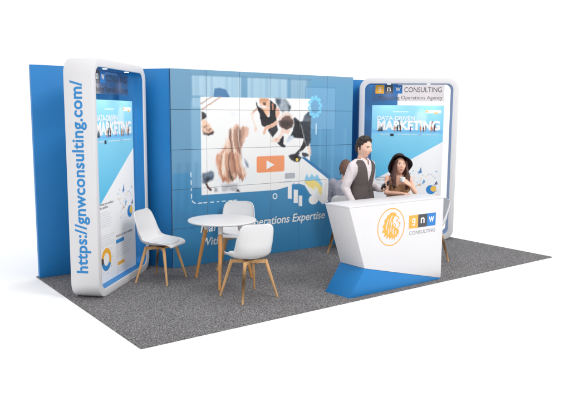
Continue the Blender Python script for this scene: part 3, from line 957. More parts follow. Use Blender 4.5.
def make_portal(w, label, loc, rz, web):
    h, th, dep, ro = 2.5, .085, .31, .17
    t = empty('display_portal', label, 'display frame', loc, rz, 'rounded display portals at the ends of the back wall')
    bm = bmesh.new()
    ou = rrect(0, w, 0, h, ro, 12)
    inn = rrect(th, w - th, th, h - th, ro - th + .01, 12)
    n = len(ou)
    L = [[bm.verts.new((x, y, z)) for x, z in lp] for lp, y in ((ou, 0), (inn, 0), (inn, dep), (ou, dep))]
    for i in range(n):
        j = (i + 1) % n
        for s in range(4):
            A, B = L[s], L[(s + 1) % 4]
            bm.faces.new((A[i], A[j], B[j], B[i]))
    eds = [e for lp in L for e in {bm.edges.get((lp[i], lp[(i + 1) % n])) for i in range(n)}]
    bmesh.ops.bevel(bm, geom=eds, offset=.006, segments=2, profile=.5, affect='EDGES')
    fr = obj('frame', bm, M['white'], t, sharp=45)
    fr['label'] = 'white rounded rectangular frame'
    # blue lining of the opening
    bm = bmesh.new()
    i1 = rrect(th - .002, w - th + .002, th - .002, h - th + .002, ro - th + .012, 12)
    i2 = rrect(th + .003, w - th - .003, th + .003, h - th - .003, ro - th + .008, 12)
    L = [[bm.verts.new((x, y, z)) for x, z in lp] for lp, y in ((i1, .010), (i2, .010), (i2, dep + .001), (i1, dep + .001))]
    for i in range(n):
        j = (i + 1) % n
        for s in range(4):
            A, B = L[s], L[(s + 1) % 4]
            bm.faces.new((A[i], A[j], B[j], B[i]))
    obj('lining', bm, M['blue'], t, sharp=45)
    # ceiling lamps, with their light
    for q in (.3, .7):
        bm = bmesh.new()
        lathe(bm, [(0, 0), (.024, 0), (.027, .0015), (.027, .004), (0, .004)], 24, (w * q, .06, h - th - .006))
        lo = obj('downlight', bm, M['lamp'], t)
        ld = bpy.data.lights.new('downlight_beam', 'SPOT')
        ld.energy = 14
        ld.spot_size = R(100)
        ld.spot_blend = 1
        ld.shadow_soft_size = .03
        ld.color = (1, .97, .92)
        l = bpy.data.objects.new('downlight_beam', ld)
        COL.objects.link(l)
        l.parent = lo
        l.location = (w * q, .06, h - th - .012)
    # poster board
    px = (w - 1.1) / 2
    po = link('poster', poster_mesh, M['posterprint'], t, sharp=30)
    po.location = (px, .105, 0.003)
    Pp = lambda a, b, d: (a, -.0018 + d, b)
    bm = bmesh.new()
    text_into(bm, 'DATA-DRIVEN', Pp, .085, .66, 1.855, bold=.02)
    text_into(bm, 'MARKETING', Pp, .085, 1.05, 1.70, .15, bold=.05)
    text_into(bm, 'STRATEGY FIRST', Pp, .13, .28, 1.622, .02)
    text_into(bm, 'for growing teams', Pp, .40, .70, 1.622, .02)
    text_into(bm, 'and better plans', Pp, .78, 1.02, 1.622, .02)
    obj('lettering', bm, M['ink_white'], po, sharp=None)
    for words, a0, a1, zz in (('Growing your audience', .09, .48, .945), ('with numbers', .09, .33, .905), ('Analytics in every campaign', .52, 1.0, .53)):
        bm = bmesh.new()
        text_into(bm, words, Pp, a0, a1, zz, bold=.005)
        obj('heading', bm, M['ink_grey'], po, sharp=None)
    # little printed people standing in front of the big word
    for k, (x, ink, hh) in enumerate(((.115, 'logo_grey', .075), (.16, 'ink_dark', .065), (.36, 'skin_ink', .115), (.40, 'ink_dark', .125), (.445, 'maroon_ink', .12),
                                      (.60, 'violet_ink', .075), (.755, 'skin_ink', .11), (.80, 'maroon_ink', .10), (.92, 'skin_ink', .12), (.965, 'maroon_ink', .125))):
        q = hh / .12
        fig = [(-.010, 0), (-.002, 0), (0, .045), (.003, 0), (.011, 0), (.010, .05), (.016, .055), (.015, .085), (.008, .094), (.0085, .112), (.003, .120),
               (-.004, .119), (-.008, .110), (-.006, .095), (-.015, .086), (-.018, .06), (-.011, .05)]
        bm = bmesh.new()
        sheet(bm, [(x + a_ * q * .8, 1.680 + b_ * q * .82) for a_, b_ in fig], lambda a, b, d: (a, -.0034 + d, b))
        obj('printed_figure', bm, M[ink], po, sharp=None)
    # smoky header sign
    sg = empty('header_sign', None, None)
    sg.parent = t
    sg.location = (px, .15, 0)
    bm = bmesh.new()
    box(bm, 0, 1.1, 0, .006, 2.15, 2.409, .001)
    obj('panel', bm, M['smoky'], sg)
    Ps = lambda a, b, d: (a, -.0016 + d, b)
    gnw(sg, Ps, .045, 2.268, .13, .012, .49, 1.06, 2.29, .075)
    bm = bmesh.new()
    text_into(bm, 'Marketing Operations Agency', Ps, .10, 1.075, 2.18)
    obj('lettering', bm, M['ink_dark'], sg, sharp=None)
    if web:
        T = lambda a, b, d: (-.0016 + d, b, a)
        bm = bmesh.new()
        text_into(bm, 'https://gnwconsulting.com/', T, .285, 2.27, .118, bold=.022, spacing=1.04)
        obj('lettering', bm, M['ink_blue'], t, sharp=None)
    return t


make_portal(1.47, 'white rounded portal with a web address in blue down its side, nearest the carpet corner', (.24, 1.56, CT - .002), R(44.4), True)
make_portal(1.5, 'white rounded portal standing behind the reception counter and the two people', (5.945 - 1.5 * math.cos(R(44.4)), 1.578 + 1.5 * math.sin(R(44.4)), CT - .002), R(-44.4), False)


# ------------------------------------------------------------------ chairs
def chair_shell(th=.007, off=0.):
    # profile in the chair's own y (forward) and z, half width, curl of the sides
    prof = [(.235, .425, .165, .0), (.232, .440, .185, .004), (.205, .446, .203, .024), (.14, .438, .218, .042), (.06, .430, .228, .056),
            (-.03, .427, .232, .066), (-.11, .433, .228, .078), (-.165, .462, .216, .086), (-.195, .512, .212, .088), (-.213, .57, .212, .076),
            (-.218, .635, .210, .058), (-.229, .70, .205, .042), (-.238, .757, .195, .030), (-.243, .790, .180, .022), (-.246, .812, .153, .018),
            (-.247, .822, .11, .016)]
    P = np.array(prof)
    # smooth resample
    s = np.linspace(0, len(P) - 1, 46)
    Q = np.stack([np.interp(s, np.arange(len(P)), P[:, k]) for k in range(4)], 1)
    for _ in range(2):
        Q[1:-1] = (Q[:-2] + 2 * Q[1:-1] + Q[2:]) / 4
    tg = np.gradient(Q[:, :2], axis=0)
    tg /= np.linalg.norm(tg, axis=1)[:, None]
    nr = np.stack([tg[:, 1], -tg[:, 0]], 1)       # towards the sitter: up over the seat, forward at the back
    nr *= np.where((nr @ np.array([.6, .8]))[:, None] < 0, -1, 1)
    K = 25
    ts = np.linspace(-1, 1, K)
    V = np.zeros((len(Q), K, 3))
    for i in range(len(Q)):
        y, z, w, c = Q[i]
        for k, t in enumerate(ts):
            d = c * abs(t) ** 2.4
            V[i, k] = (w * math.sin(t * PI / 2 * .92) / math.sin(PI / 2 * .92), y + nr[i, 0] * d, z + nr[i, 1] * d)
    return V


def shell_mesh():
    V = chair_shell()
    bm = bmesh.new()
    g = [[bm.verts.new(p) for p in row] for row in V]
    for i in range(len(g) - 1):
        for k in range(len(g[0]) - 1):
            bm.faces.new((g[i][k], g[i][k + 1], g[i + 1][k + 1], g[i + 1][k]))
    bmesh.ops.recalc_face_normals(bm, faces=bm.faces)
    bmesh.ops.solidify(bm, geom=bm.faces[:], thickness=.009)
    return bm


def make_chair(name):
    t = empty(name, loc=(0, 0, CT))
    obj('shell', shell_mesh(), M['plastic'], t, sharp=60)
    # seat pad
    bm = bmesh.new()
    n = 40
    loops = []
    for f, dz in ((.93, -.006), (1, .004), (.99, .014), (.9, .022), (.6, .027), (.25, .028)):
        lp = []
        for i in range(n):
            a = 2 * PI * i / n
            c, s = math.cos(a), math.sin(a)
            x = .19 * f * math.copysign(abs(c) ** .75, c)
            y = .03 + .175 * f * math.copysign(abs(s) ** .75, s)
            lp.append(bm.verts.new((x, y, .435 + dz + .045 * (abs(x) / .2) ** 2.4 + .012 * max(0, (-y - .05)) / .1 + .012 * max(0, y - .08) / .1)))
        loops.append(lp)
    for A, B in zip(loops, loops[1:]):
        for i in range(n):
            bm.faces.new((A[i], A[(i + 1) % n], B[(i + 1) % n], B[i]))
    bm.faces.new(loops[0][::-1])
    bm.faces.new(loops[-1])
    obj('seat_pad', bm, M['pad'], t, sharp=60)
    tops = [(sx * .135, sy * .115 - .005, .412) for sx in (-1, 1) for sy in (-1, 1)]
    feet = [(sx * .232, sy * .205 - .005, 0.) for sx in (-1, 1) for sy in (-1, 1)]
    for a, b in zip(tops, feet):
        bm = bmesh.new()
        a, b = Vector(a), Vector(b)
        cone(bm, b, b.lerp(a, .55), .0105, .0165, 18)
        cone(bm, b.lerp(a, .5499), a, .0165, .0200, 18)
        bmesh.ops.remove_doubles(bm, verts=bm.verts, dist=1e-4)
        obj('leg', bm, M['wood'], t, sharp=50)
    bm = bmesh.new()
    for a, b in ((tops[0], tops[3]), (tops[1], tops[2])):
        a, b = Vector(a), Vector(b)
        d = (b - a).normalized()
        s = Vector((-d.y, d.x, 0)) * .018
        zc = .395
        vs = [Vector((p.x, p.y, zc + dz)) + s * q for p in (a, b) for q in (-1, 1) for dz in (-.018, .018)]
        v = [bm.verts.new(p) for p in vs]
        for f in ((0, 1, 3, 2), (4, 6, 7, 5), (0, 4, 5, 1), (2, 3, 7, 6), (0, 2, 6, 4), (1, 5, 7, 3)):
            bm.faces.new([v[i] for i in f])
    obj('cross_frame', bm, M['wood'], t)
    bm = bmesh.new()
    lathe(bm, [(0, .411), (.07, .411), (.075, .418), (.075, .434), (0, .434)], 24)
    obj('bracket', bm, M['bracket'], t)
    return t


GRP = 'white shell chairs with wooden legs'
chair0 = make_chair('shell_chair')
# facing angle: direction the sitter looks, degrees from +x
spots = [
    (1.15, 1.955, -56, 'white shell chair with wooden legs standing nearest the left portal'),
    (1.59, .775, 93, 'white shell chair turned with its back to the viewer, nearest the carpet front edge'),
    (2.215, 1.98, 231, 'white shell chair behind the round table, against the video wall'),
    (4.04, 1.96, 44, 'white shell chair under the seated person behind the counter'),
    (4.62, .93, 150, 'white shell chair half hidden behind the right end of the counter'),
]
for i, (x, y, f, lab) in enumerate(spots):
    c = chair0 if i == 0 else copy_tree(chair0)
    c.location = (x, y, CT)
    c.rotation_euler = (0, 0, R(f - 90))
    tag(c, lab, 'chair', GRP)
    for ch in c.children:                                              # the seat shells swivel and slide a little on their bases
        if ch.name.split('.')[0] in ('shell', 'seat_pad'):
            ch.rotation_euler = (0, 0, R(-13 if i == 1 else 0))
            ch.location = (0, -.022 if i == 0 else 0, 0)

# ------------------------------------------------------------------ round table
TB = empty('round_table', 'small round white table on three splayed wooden legs, between the chairs', 'table', (1.69, 1.475, CT))
bm = bmesh.new()
lathe(bm, [(0, .712), (.37, .712), (.388, .716), (.395, .724), (.395, .730), (.390, .736), (.379, .738), (0, .738)], 96)
obj('tabletop', bm, M['plastic'], TB, sharp=40)
for deg in (114, 234, -6):
    a = R(deg)
    tp = Vector((.21 * math.cos(a), .21 * math.sin(a), .70))
    ft = Vector((.385 * math.cos(a), .385 * math.sin(a), 0))
    bm = bmesh.new()
    cone(bm, ft, ft.lerp(tp, .86), .0165, .025, 20)
    lg = obj('leg', bm, M['oak'], TB, sharp=50)
    bm = bmesh.new()
    cone(bm, ft.lerp(tp, .8605), tp + (tp - ft).normalized() * .014, .0265, .029, 20)
    obj('collar', bm, M['plastic'], lg, sharp=50)
bm = bmesh.new()
lathe(bm, [(0, .690), (.20, .690), (.21, .694), (.21, .711), (0, .711)], 48)
obj('underframe', bm, M['plastic'], TB)

# ------------------------------------------------------------------ counter
CX0, CX1, CYF, CYB, CH = 2.39, 3.888, .085, .445, 1.005
KT = empty('reception_counter', 'angular white reception counter with a blue wedge base and lion emblem', 'counter', (0, 0, 0))


def solid(bm, front, back, bev=.004):
    a = [bm.verts.new(p) for p in front]
    b = [bm.verts.new(p) for p in back]
    n = len(a)
    bm.faces.new(a)
    bm.faces.new(b[::-1])
    for i in range(n):
        bm.faces.new((a[i], b[i], b[(i + 1) % n], a[(i + 1) % n]))
    bmesh.ops.bevel(bm, geom=bm.edges[:], offset=bev, segments=2, profile=.5, affect='EDGES')


bm = bmesh.new()
zt = CH - .018
fx = lambda x, z, y: (x, y, z)
white = [(2.632, .312), (3.889, .024), (3.888, zt), (2.395, zt)]
whiteb = [(2.602, .318), (3.889, .024), (3.888, zt), (2.372, zt)]
solid(bm, [fx(x, z, CYF) for x, z in white], [fx(x, z, CYB) for x, z in whiteb], .003)
obj('body', bm, M['white'], KT)
bm = bmesh.new()
blue = [(2.425, CT), (3.889, CT), (3.889, .022), (2.631, .3095)]
blueb = [(2.385, CT), (3.889, CT), (3.889, .022), (2.601, .3155)]
solid(bm, [fx(x, z, CYF - .0005) for x, z in blue], [fx(x, z, CYB) for x, z in blueb], .002)
obj('base_wedge', bm, M['blue_lam'], KT)
bm = bmesh.new()
solid(bm, [fx(x, z, CYF - .0015) for x, z in ((2.388, zt + .001), (3.8895, zt + .001), (3.8895, CH), (2.388, CH))],
      [fx(x, z, CYB + .002) for x, z in ((2.365, zt + .001), (3.8895, zt + .001), (3.8895, CH), (2.365, CH))], .003)
obj('worktop', bm, M['white'], KT)
K = lambda a, b, d: (CX0 + a, CYF - .0018 + d, b)
em = empty('lion_emblem')
em.parent = KT
bm = bmesh.new()
ring_sheet(bm, (.633, .727), .2125, .2015, K, n=96)
obj('ring', bm, M['logo_amber'], em, sharp=None)
# lion head: mane locks, then the face left white with drawn features
E_ = lambda u, v: (.633 + .212 * u, .727 + .212 * v)
Kp = lambda dd: (lambda a, b, d: K(a, b, d - dd))
bm = bmesh.new()
mane = [(.10, .76), (.29, .73), (.38, .60), (.22, .52), (.13, .40), (.11, .18), (.20, .02), (.30, -.04), (.46, -.12), (.60, -.22), (.55, -.34),
        (.58, -.44), (.46, -.44), (.44, -.58), (.34, -.52), (.27, -.72), (.18, -.56), (.08, -.70), (.02, -.52), (-.12, -.66), (-.15, -.48), (-.32, -.60),
        (-.32, -.42), (-.52, -.48), (-.46, -.28), (-.68, -.22), (-.55, -.06), (-.64, .10), (-.50, .20), (-.52, .40), (-.38, .46), (-.32, .62), (-.16, .66), (-.06, .77)]
sheet(bm, [E_(u, v) for u, v in mane], K)
for pts in ([(.36, .58), (.50, .52), (.60, .38), (.56, .36), (.47, .47), (.36, .53)], [(.33, .34), (.44, .36), (.50, .30), (.42, .26), (.34, .29)],
            [(.58, .22), (.68, .18), (.66, .08), (.58, .10)], [(.62, .06), (.60, -.06), (.48, -.08), (.47, -.05), (.57, -.03), (.59, .06)],
            [(.22, .20), (.30, .12), (.34, .00), (.29, .01), (.25, .11), (.19, .18)], [(.46, .24), (.56, .20), (.55, .17), (.46, .20)]):
    sheet(bm, [E_(u, v) for u, v in pts], K)
obj('mane', bm, M['logo_amber'], em, sharp=None)
bm = bmesh.new()
for pts in ([(.04, .62), (-.10, .42), (-.16, .14), (-.12, .10), (-.06, .38), (.06, .56)], [(.02, .32), (-.06, .06), (-.06, -.26), (-.01, -.24), (.0, .04), (.05, .26)],
            [(-.24, .46), (-.36, .16), (-.38, -.12), (-.33, -.10), (-.31, .14), (-.21, .40)], [(.12, -.06), (.10, -.30), (.14, -.50), (.18, -.32), (.17, -.08)],
            [(.32, -.18), (.30, -.36), (.36, -.46), (.37, -.24)], [(-.20, -.04), (-.24, -.28), (-.20, -.42), (-.17, -.24), (-.15, -.05)]):
    sheet(bm, [E_(u, v) for u, v in pts], Kp(.0009), .0006)
obj('mane_highlight', bm, M['white'], em, sharp=None)
lg = empty('logo')
lg.parent = KT
gnw(lg, K, .915, .678, .150, .001, .925, 1.365, .603, .042)


# ------------------------------------------------------------------ people
SK_M, SK_W = lin(222, 180, 160), lin(230, 182, 158)


def head_shape(bm, c, s=1., yaw=0., pitch=0., tilt=0.):
    """head facing -y before rotation; returns the matrix from head space to body space"""
    Mh = Matrix.Translation(Vector(c)) @ Matrix.Rotation(yaw, 4, 'Z') @ Matrix.Rotation(pitch, 4, 'X') @ Matrix.Rotation(tilt, 4, 'Y') @ Matrix.Scale(s, 4)
    b2 = bmesh.new()
    bmesh.ops.create_uvsphere(b2, u_segments=72, v_segments=56, radius=1)
    for v in b2.verts:
        x, y, z = v.co
        k = max(0., -z)
        front = max(0., -y)
        X = x * .076 * (1 - .30 * k ** 1.6 * (.5 + .5 * front) - .10 * k)
        Y = y * .096 * (1 - .22 * k * (1 if y > 0 else .35))
        Z = z * .117
        if y < 0:
            Y += -.004 * math.exp(-((z + .1) / .5) ** 2)
        g = lambda cx, cz, sx, sz: math.exp(-((X - cx) / sx) ** 2 - ((Z - cz) / sz) ** 2) if y < 0 else 0.
        Y -= .024 * g(0, -.028, .012, .014) + .013 * g(0, -.006, .009, .020)            # nose
        Y += .010 * (g(.031, .006, .016, .011) + g(-.031, .006, .016, .011))             # eye sockets
        Y -= .004 * (g(.03, .027, .022, .008) + g(-.03, .027, .022, .008))               # brow
        Y -= .0065 * g(0, -.062, .020, .006) + .005 * g(0, -.073, .016, .006)            # lips
        Y -= .010 * g(0, -.100, .020, .013)                                              # chin
        Y -= .004 * (g(.042, -.03, .018, .02) + g(-.042, -.03, .018, .02))               # cheeks
        v.co = Mh @ Vector((X, Y, Z))
    me = bpy.data.meshes.new('tmp')
    b2.to_mesh(me)
    b2.free()
    bm.from_mesh(me)
    bpy.data.meshes.remove(me)
    for sx in (-1, 1):
        ball(bm, Mh @ Vector((sx * .074, .010, -.008)), 1, (.008 * s, .017 * s, .030 * s), 2, Matrix.Rotation(yaw, 4, 'Z') @ Matrix.Rotation(sx * -.25, 4, 'Z'))
    return Mh


def cap(bm, Mh, inside, grow):
    """scalp shell over the part of the skull where inside(x, y, z) holds (unit-sphere coordinates)"""
    b2 = bmesh.new()
    bmesh.ops.create_uvsphere(b2, u_segments=48, v_segments=36, radius=1)
    bmesh.ops.delete(b2, geom=[v for v in b2.verts if not inside(*v.co)], context='VERTS')
    for v in b2.verts:
        x, y, z = v.co
        v.co = Mh @ Vector((x * (.077 + grow), y * (.097 + grow), z * (.118 + grow)))
    bmesh.ops.recalc_face_normals(b2, faces=b2.faces)
    bmesh.ops.solidify(b2, geom=b2.faces[:], thickness=.014)
    me = bpy.data.meshes.new('tmp')
    b2.to_mesh(me)
    b2.free()
    bm.from_mesh(me)
    bpy.data.meshes.remove(me)


def hand_shape(bm, wrist, d, n, side, curl=.9, s=1.):
    """palm, five fingers; d points to the fingers, n out of the back of the hand, side = +1 when the thumb leaves along d x n"""
    W = Vector(wrist)
    d = Vector(d).normalized()
    n = Vector(n)
    n = (n - d * n.dot(d)).normalized()
    t = d.cross(n).normalized() * side
    for q in (-.5, 0., .5):
        chain(bm, [W + t * q * .03 * s, W + d * .088 * s + t * q * .062 * s], [.0175 * s, .0135 * s], 10)
    for k, (off, L, cu) in enumerate(((.033, .078, .85), (.011, .088, 1.), (-.011, .082, 1.08), (-.032, .064, 1.15))):
        p = W + d * .090 * s + t * off * s
        pts, rs = [p - d * .02 * s], [.0098 * s]
        ang = .15
        f = d + t * off * 2.2
        f.normalize()
        for j, fr in enumerate((.45, .32, .23)):
            pts.append(p)
            rs.append((.0092 - .0009 * j) * s)
            ang += curl * cu * (.55, .6, .4)[j]
            p = p + (f * math.cos(ang) - n * math.sin(ang)) * L * fr * s
        pts.append(p)
        rs.append(.0066 * s)
        chain(bm, pts, rs, 9)
    p0 = W + d * .025 * s + t * .022 * s
    p1 = W + d * .056 * s + t * .050 * s - n * .016 * s
    p2 = p1 + (d * .75 + t * .25 - n * .5).normalized() * .032 * s
    p3 = p2 + (d * .85 - t * .05 - n * .5).normalized() * .026 * s
    chain(bm, [p0, p1, p2, p3], [.0150 * s, .0115 * s, .0098 * s, .0078 * s], 9)


def colour_body(me, base, Mh, lips=(176, 96, 90), brow=(60, 44, 38)):
    inv = Mh.inverted()
    n = len(me.vertices)
    co = np.empty(n * 3)
    me.vertices.foreach_get('co', co)
    co = co.reshape(-1, 3)
    H = np.c_[co, np.ones(n)] @ np.array(inv).T
    x, y, z = H[:, 0], H[:, 1], H[:, 2]
    C = np.tile(np.array(base), (n, 1))
    C *= (1 + .06 * (noise2(co[:, 0] * 25, co[:, 2] * 25, 2) - .5))[:, None]
    fr = (y < -.03) & (np.abs(z) < .13) & (np.abs(x) < .09)

    def put(k, c, a=1.):
        k = np.clip(k, 0, 1) * fr * a
        C[:] = C * (1 - k[:, None]) + np.array(lin(*c)) * k[:, None]
    ax = np.abs(x)
    put(np.exp(-((ax - .042) / .018) ** 2 - ((z + .035) / .018) ** 2), (214, 140, 122), .35)
    put(1.5 - np.hypot(ax / .020, (z + .067) / .009) * 1.2, lips)
    put(2 - np.hypot((ax - .032) / .022, (z - .025) / .005) * 1.6, brow, .9)
    put(3 - np.hypot((ax - .031) / .014, (z - .006) / .0062) * 2.4, (226, 222, 218))
    put(3 - np.hypot((ax - .031) / .0062, (z - .006) / .0062) * 2.4, (50, 36, 30))
    put(2 - np.hypot((ax - .031) / .016, (z - .0125) / .0026) * 1.5, (44, 32, 30), .9)
    put(2 - np.hypot((ax - .009) / .004, (z + .046) / .003) * 1.5, (120, 74, 64), .6)
    at = me.color_attributes.new('Col', 'FLOAT_COLOR', 'POINT')
    at.data.foreach_set('color', np.c_[C, np.ones(n)].ravel())


def leg_pair(bm, hips, knees, ankles, r=(.085, .055, .04), toes=None):
    for h, k, a in zip(hips, knees, ankles):
        h, k, a = Vector(h), Vector(k), Vector(a)
        chain(bm, [h, h.lerp(k, .5), k, k.lerp(a, .35), a], [r[0], r[0] * .86, r[1], r[1] * 1.02, r[2]])


def shoe(parent, a, d):
    a, d = Vector(a), Vector(d).normalized()
    bm = bmesh.new()
    chain(bm, [a + Vector((0, 0, -.035)) - d * .035, a + Vector((0, 0, -.042)) + d * .06, a + Vector((0, 0, -.05)) + d * .155], [.036, .036, .027], 14)
    chain(bm, [a, a + Vector((0, 0, -.03))], [.043, .042], 14)
    me = remeshed('shoe', bm, .008, 4)
    link('shoe', me, M['shoe'], parent, sharp=None)
    for p in me.polygons:
        p.use_smooth = True


def soft(name, me, material, parent):
    for p in me.polygons:
        p.use_smooth = True
    return link(name, me, material, parent, sharp=None)


def torso_rings(z_hip, z_sh, lean, w=1., d=1., female=False, grow=0.):
    """(fraction up, half width, half depth) from crotch to shoulder"""
    tab = ((-.10, .155, .100), (.06, .168, .112), (.24, .158, .105), (.44, .142, .098), (.62, .158, .108), (.80, .178, .112), (.93, .182, .095), (1.02, .150, .078), (1.08, .085, .062)) if not female else \
          ((-.10, .150, .098), (.06, .172, .112), (.22, .158, .102), (.44, .120, .085), (.62, .134, .098), (.78, .145, .105), (.90, .152, .088), (1.0, .140, .070), (1.07, .07, .055))
    out = []
    for f, rx, ry in tab:
        z = z_hip + (z_sh - z_hip) * f
        y = -lean * max(0, f) + .015 * math.sin(f * PI)
        out.append((0, y, z, rx * w + grow, ry * d + grow))
    return out


# ---- the man in the waistcoat
def make_man():
    t = empty('person', 'man in a charcoal waistcoat over a pale shirt holding a phone behind the counter', 'person', (3.212, .775, CT), R(7))
    hipz, shz = .90, 1.375
    sh = [(-.166, .005, 1.338), (.166, .005, 1.338)]
    el = [(-.232, .055, 1.085), (.225, .040, 1.085)]
    wr = [(-.225, -.090, .875), (.165, -.175, 1.055)]
    hips, knees, ank = [(-.09, 0, .88), (.09, 0, .88)], [(-.095, -.015, .47), (.1, -.01, .47)], [(-.10, .02, .085), (.11, .02, .085)]
    bm = bmesh.new()
    loft(bm, torso_rings(hipz, shz, 0, .96, .96))
    chain(bm, [(0, .014, 1.36), (0, .006, 1.43), (0, -.004, 1.48)], [.060, .052, .050])
    Mh = head_shape(bm, (0, -.024, 1.553), 1.02, R(0), R(3))
    for s, e, w in zip(sh, el, wr):
        chain(bm, [s, Vector(s).lerp(Vector(e), .5), e, Vector(e).lerp(Vector(w), .4), w], [.055, .046, .038, .036, .025])
    leg_pair(bm, hips, knees, ank)
    for a in ank:
        chain(bm, [Vector(a) + Vector((0, .02, -.045)), Vector(a) + Vector((0, -.13, -.055))], [.032, .024])
    hand_shape(bm, wr[0], (.02, -.5, -.85), (-1, -.2, .1), -1, .5)
    hand_shape(bm, wr[1], (-.08, -.75, .42), (.75, -.1, -.55), -1, .75)
    me = remeshed('body', bm, .0038, 3)
    colour_body(me, SK_M, Mh)
    soft('body', me, M['skin'], t)
    # hair: short at the sides, swept up in front
    bm = bmesh.new()
    cap(bm, Mh, lambda x, y, z: z > .66 - .22 * abs(x) - .55 * max(-.35, y + .55) - (.35 if y > .35 else 0) or (-.25 < y < .1 and abs(x) > .8 and z > -.18), .010)
    for i in range(520):
        r = random.Random(i)
        a = r.uniform(0, 2 * PI)
        zz = r.uniform(-.3, 1)
        q = math.sqrt(max(0, 1 - zz * zz))
        x, y, z = q * math.sin(a), -q * math.cos(a), zz
        if not (z > .62 - .22 * abs(x) - .55 * max(-.35, y + .55) - (.3 if y > .35 else 0)):
            continue
        nrm = Vector((x, y, z))
        flow = Vector((.35 + x * .4, .9, .15)) if z > .3 else Vector((x * .1, .5, -.8))
        flow = (flow - nrm * flow.dot(nrm)).normalized()
        lift = .004 + .013 * max(0, z) * (1 + 1.5 * max(0, -y))
        P0 = Vector((x * .080, y * .100, z * .121))
        chain(bm, [Mh @ P0, Mh @ (P0 + flow * .018 + nrm * lift), Mh @ (P0 + flow * .038 + nrm * lift * .9)], [.0062, .0056, .003], 6)
    me = remeshed('hair', bm, .0038, 5)
    soft('hair', me, M['hair_dark'], t)
    # shirt
    bm = bmesh.new()
    loft(bm, torso_rings(hipz, shz, 0, .98, 1., grow=.011))
    for s, e, w in zip(sh, el, wr):
        s, e, w = Vector(s), Vector(e), Vector(w)
        chain(bm, [s + Vector((0, 0, .006)), s.lerp(e, .45), e, e.lerp(w, .5), w.lerp(e, .06)], [.058, .058, .052, .045, .038])
        chain(bm, [w.lerp(e, .14), w.lerp(e, .03)], [.036, .037])
    for sx in (-1, 1):
        chain(bm, [(sx * .045, .012, 1.385), (sx * .11, .010, 1.368), (sx * .166, .006, 1.340)], [.050, .050, .056])
    cone(bm, (0, .012, 1.36), (0, .002, 1.432), .100, .066, 24)
    me = remeshed('shirt', bm, .0055, 4)
    rumple(me, .0075, 15, 1, (1, 1, .55))
    keep_verts(me, lambda c: not (c.z > 1.424 and abs(c.x) < .1) and not (c.y < -.02 and c.z > 1.345 and abs(c.x) < (c.z - 1.345) * .30))
    thicken(me, .003)
    sh_o = soft('shirt', me, M['shirt'], t)
    for sx in (-1, 1):
        bm = bmesh.new()
        P3 = [(sx * .012, -.062, 1.425), (sx * .060, -.040, 1.438), (sx * .088, -.040, 1.395), (sx * .040, -.088, 1.352)]
        a_ = [bm.verts.new(p) for p in P3]
        b_ = [bm.verts.new((x, y + .006, z - .002)) for x, y, z in P3]
        bm.faces.new(a_)
        bm.faces.new(b_[::-1])
        for i in range(4):
            bm.faces.new((a_[i], b_[i], b_[(i + 1) % 4], a_[(i + 1) % 4]))
        obj('collar_flap', bm, M['shirt'], sh_o, sharp=None)
    # waistcoat with a deep V
    bm = bmesh.new()
    rings = [(cx, cy, cz, rx * (.99 if cz < 1.3 else .97), ry + (.006 if cz > 1.3 else 0)) for cx, cy, cz, rx, ry in torso_rings(hipz, shz, 0, .98, 1.0, grow=.021)]
    loft(bm, rings[1:])
    me = remeshed('waistcoat', bm, .0055, 4)
    rumple(me, .003, 9, 5)

    def keep(c):
        if c.z < .93 + .02 * (c.y > 0):
            return False
        if c.y < 0.03 and c.z > 1.14 and abs(c.x) < (c.z - 1.14) * .27:
            return False
        if c.z > 1.17 and abs(c.x) > .168 - .06 * (c.z - 1.17):
            return False
        if c.z > 1.402 and abs(c.x) < .064:
            return False
        return c.z < 1.44
    keep_verts(me, keep)
    thicken(me, .006)
    v = soft('waistcoat', me, M['vest'], t)
    for k in range(4):
        bm = bmesh.new()
        ball(bm, (.006, -.125 + .004 * k, 1.10 - .05 * k), 1, (.008, .004, .008), 2)
        obj('button', bm, M['bracket'], v, sharp=None)
    # trousers
    bm = bmesh.new()
    loft(bm, [r for r in torso_rings(hipz, shz, 0, .99, 1.0, grow=.012)[:4]])
    leg_pair(bm, hips, knees, [Vector(a) + Vector((0, 0, -.02)) for a in ank], (.105, .078, .068))
    me = remeshed('trousers', bm, .008, 4)
    rumple(me, .006, 8, 3)
    soft('trousers', me, M['trouser'], t)
    for a in ank:
        shoe(t, a, (0, -1, 0))
    # phone held in the left hand
    w = Vector(wr[1])
    d = Vector((-.08, -.75, .42)).normalized()
    n = Vector((.75, -.1, -.55))
    n = (n - d * n.dot(d)).normalized()
    tt = d.cross(n)
    pc = w + d * .105 - n * .030
    ph = bmesh.new()
    box(ph, -.036, .036, -.004, .004, -.072, .072, .0035)
    rot = Matrix((tt, n, d)).transposed().to_4x4()
    Mw = Matrix.Translation(t.location) @ Matrix.Rotation(t.rotation_euler.z, 4, 'Z') @ Matrix.Translation(pc) @ rot
    po = obj('mobile_phone', ph, M['phone'])
    po.matrix_world = Mw
    tag(po, 'black mobile phone held in the hand of the man in the waistcoat', 'phone')


make_man()


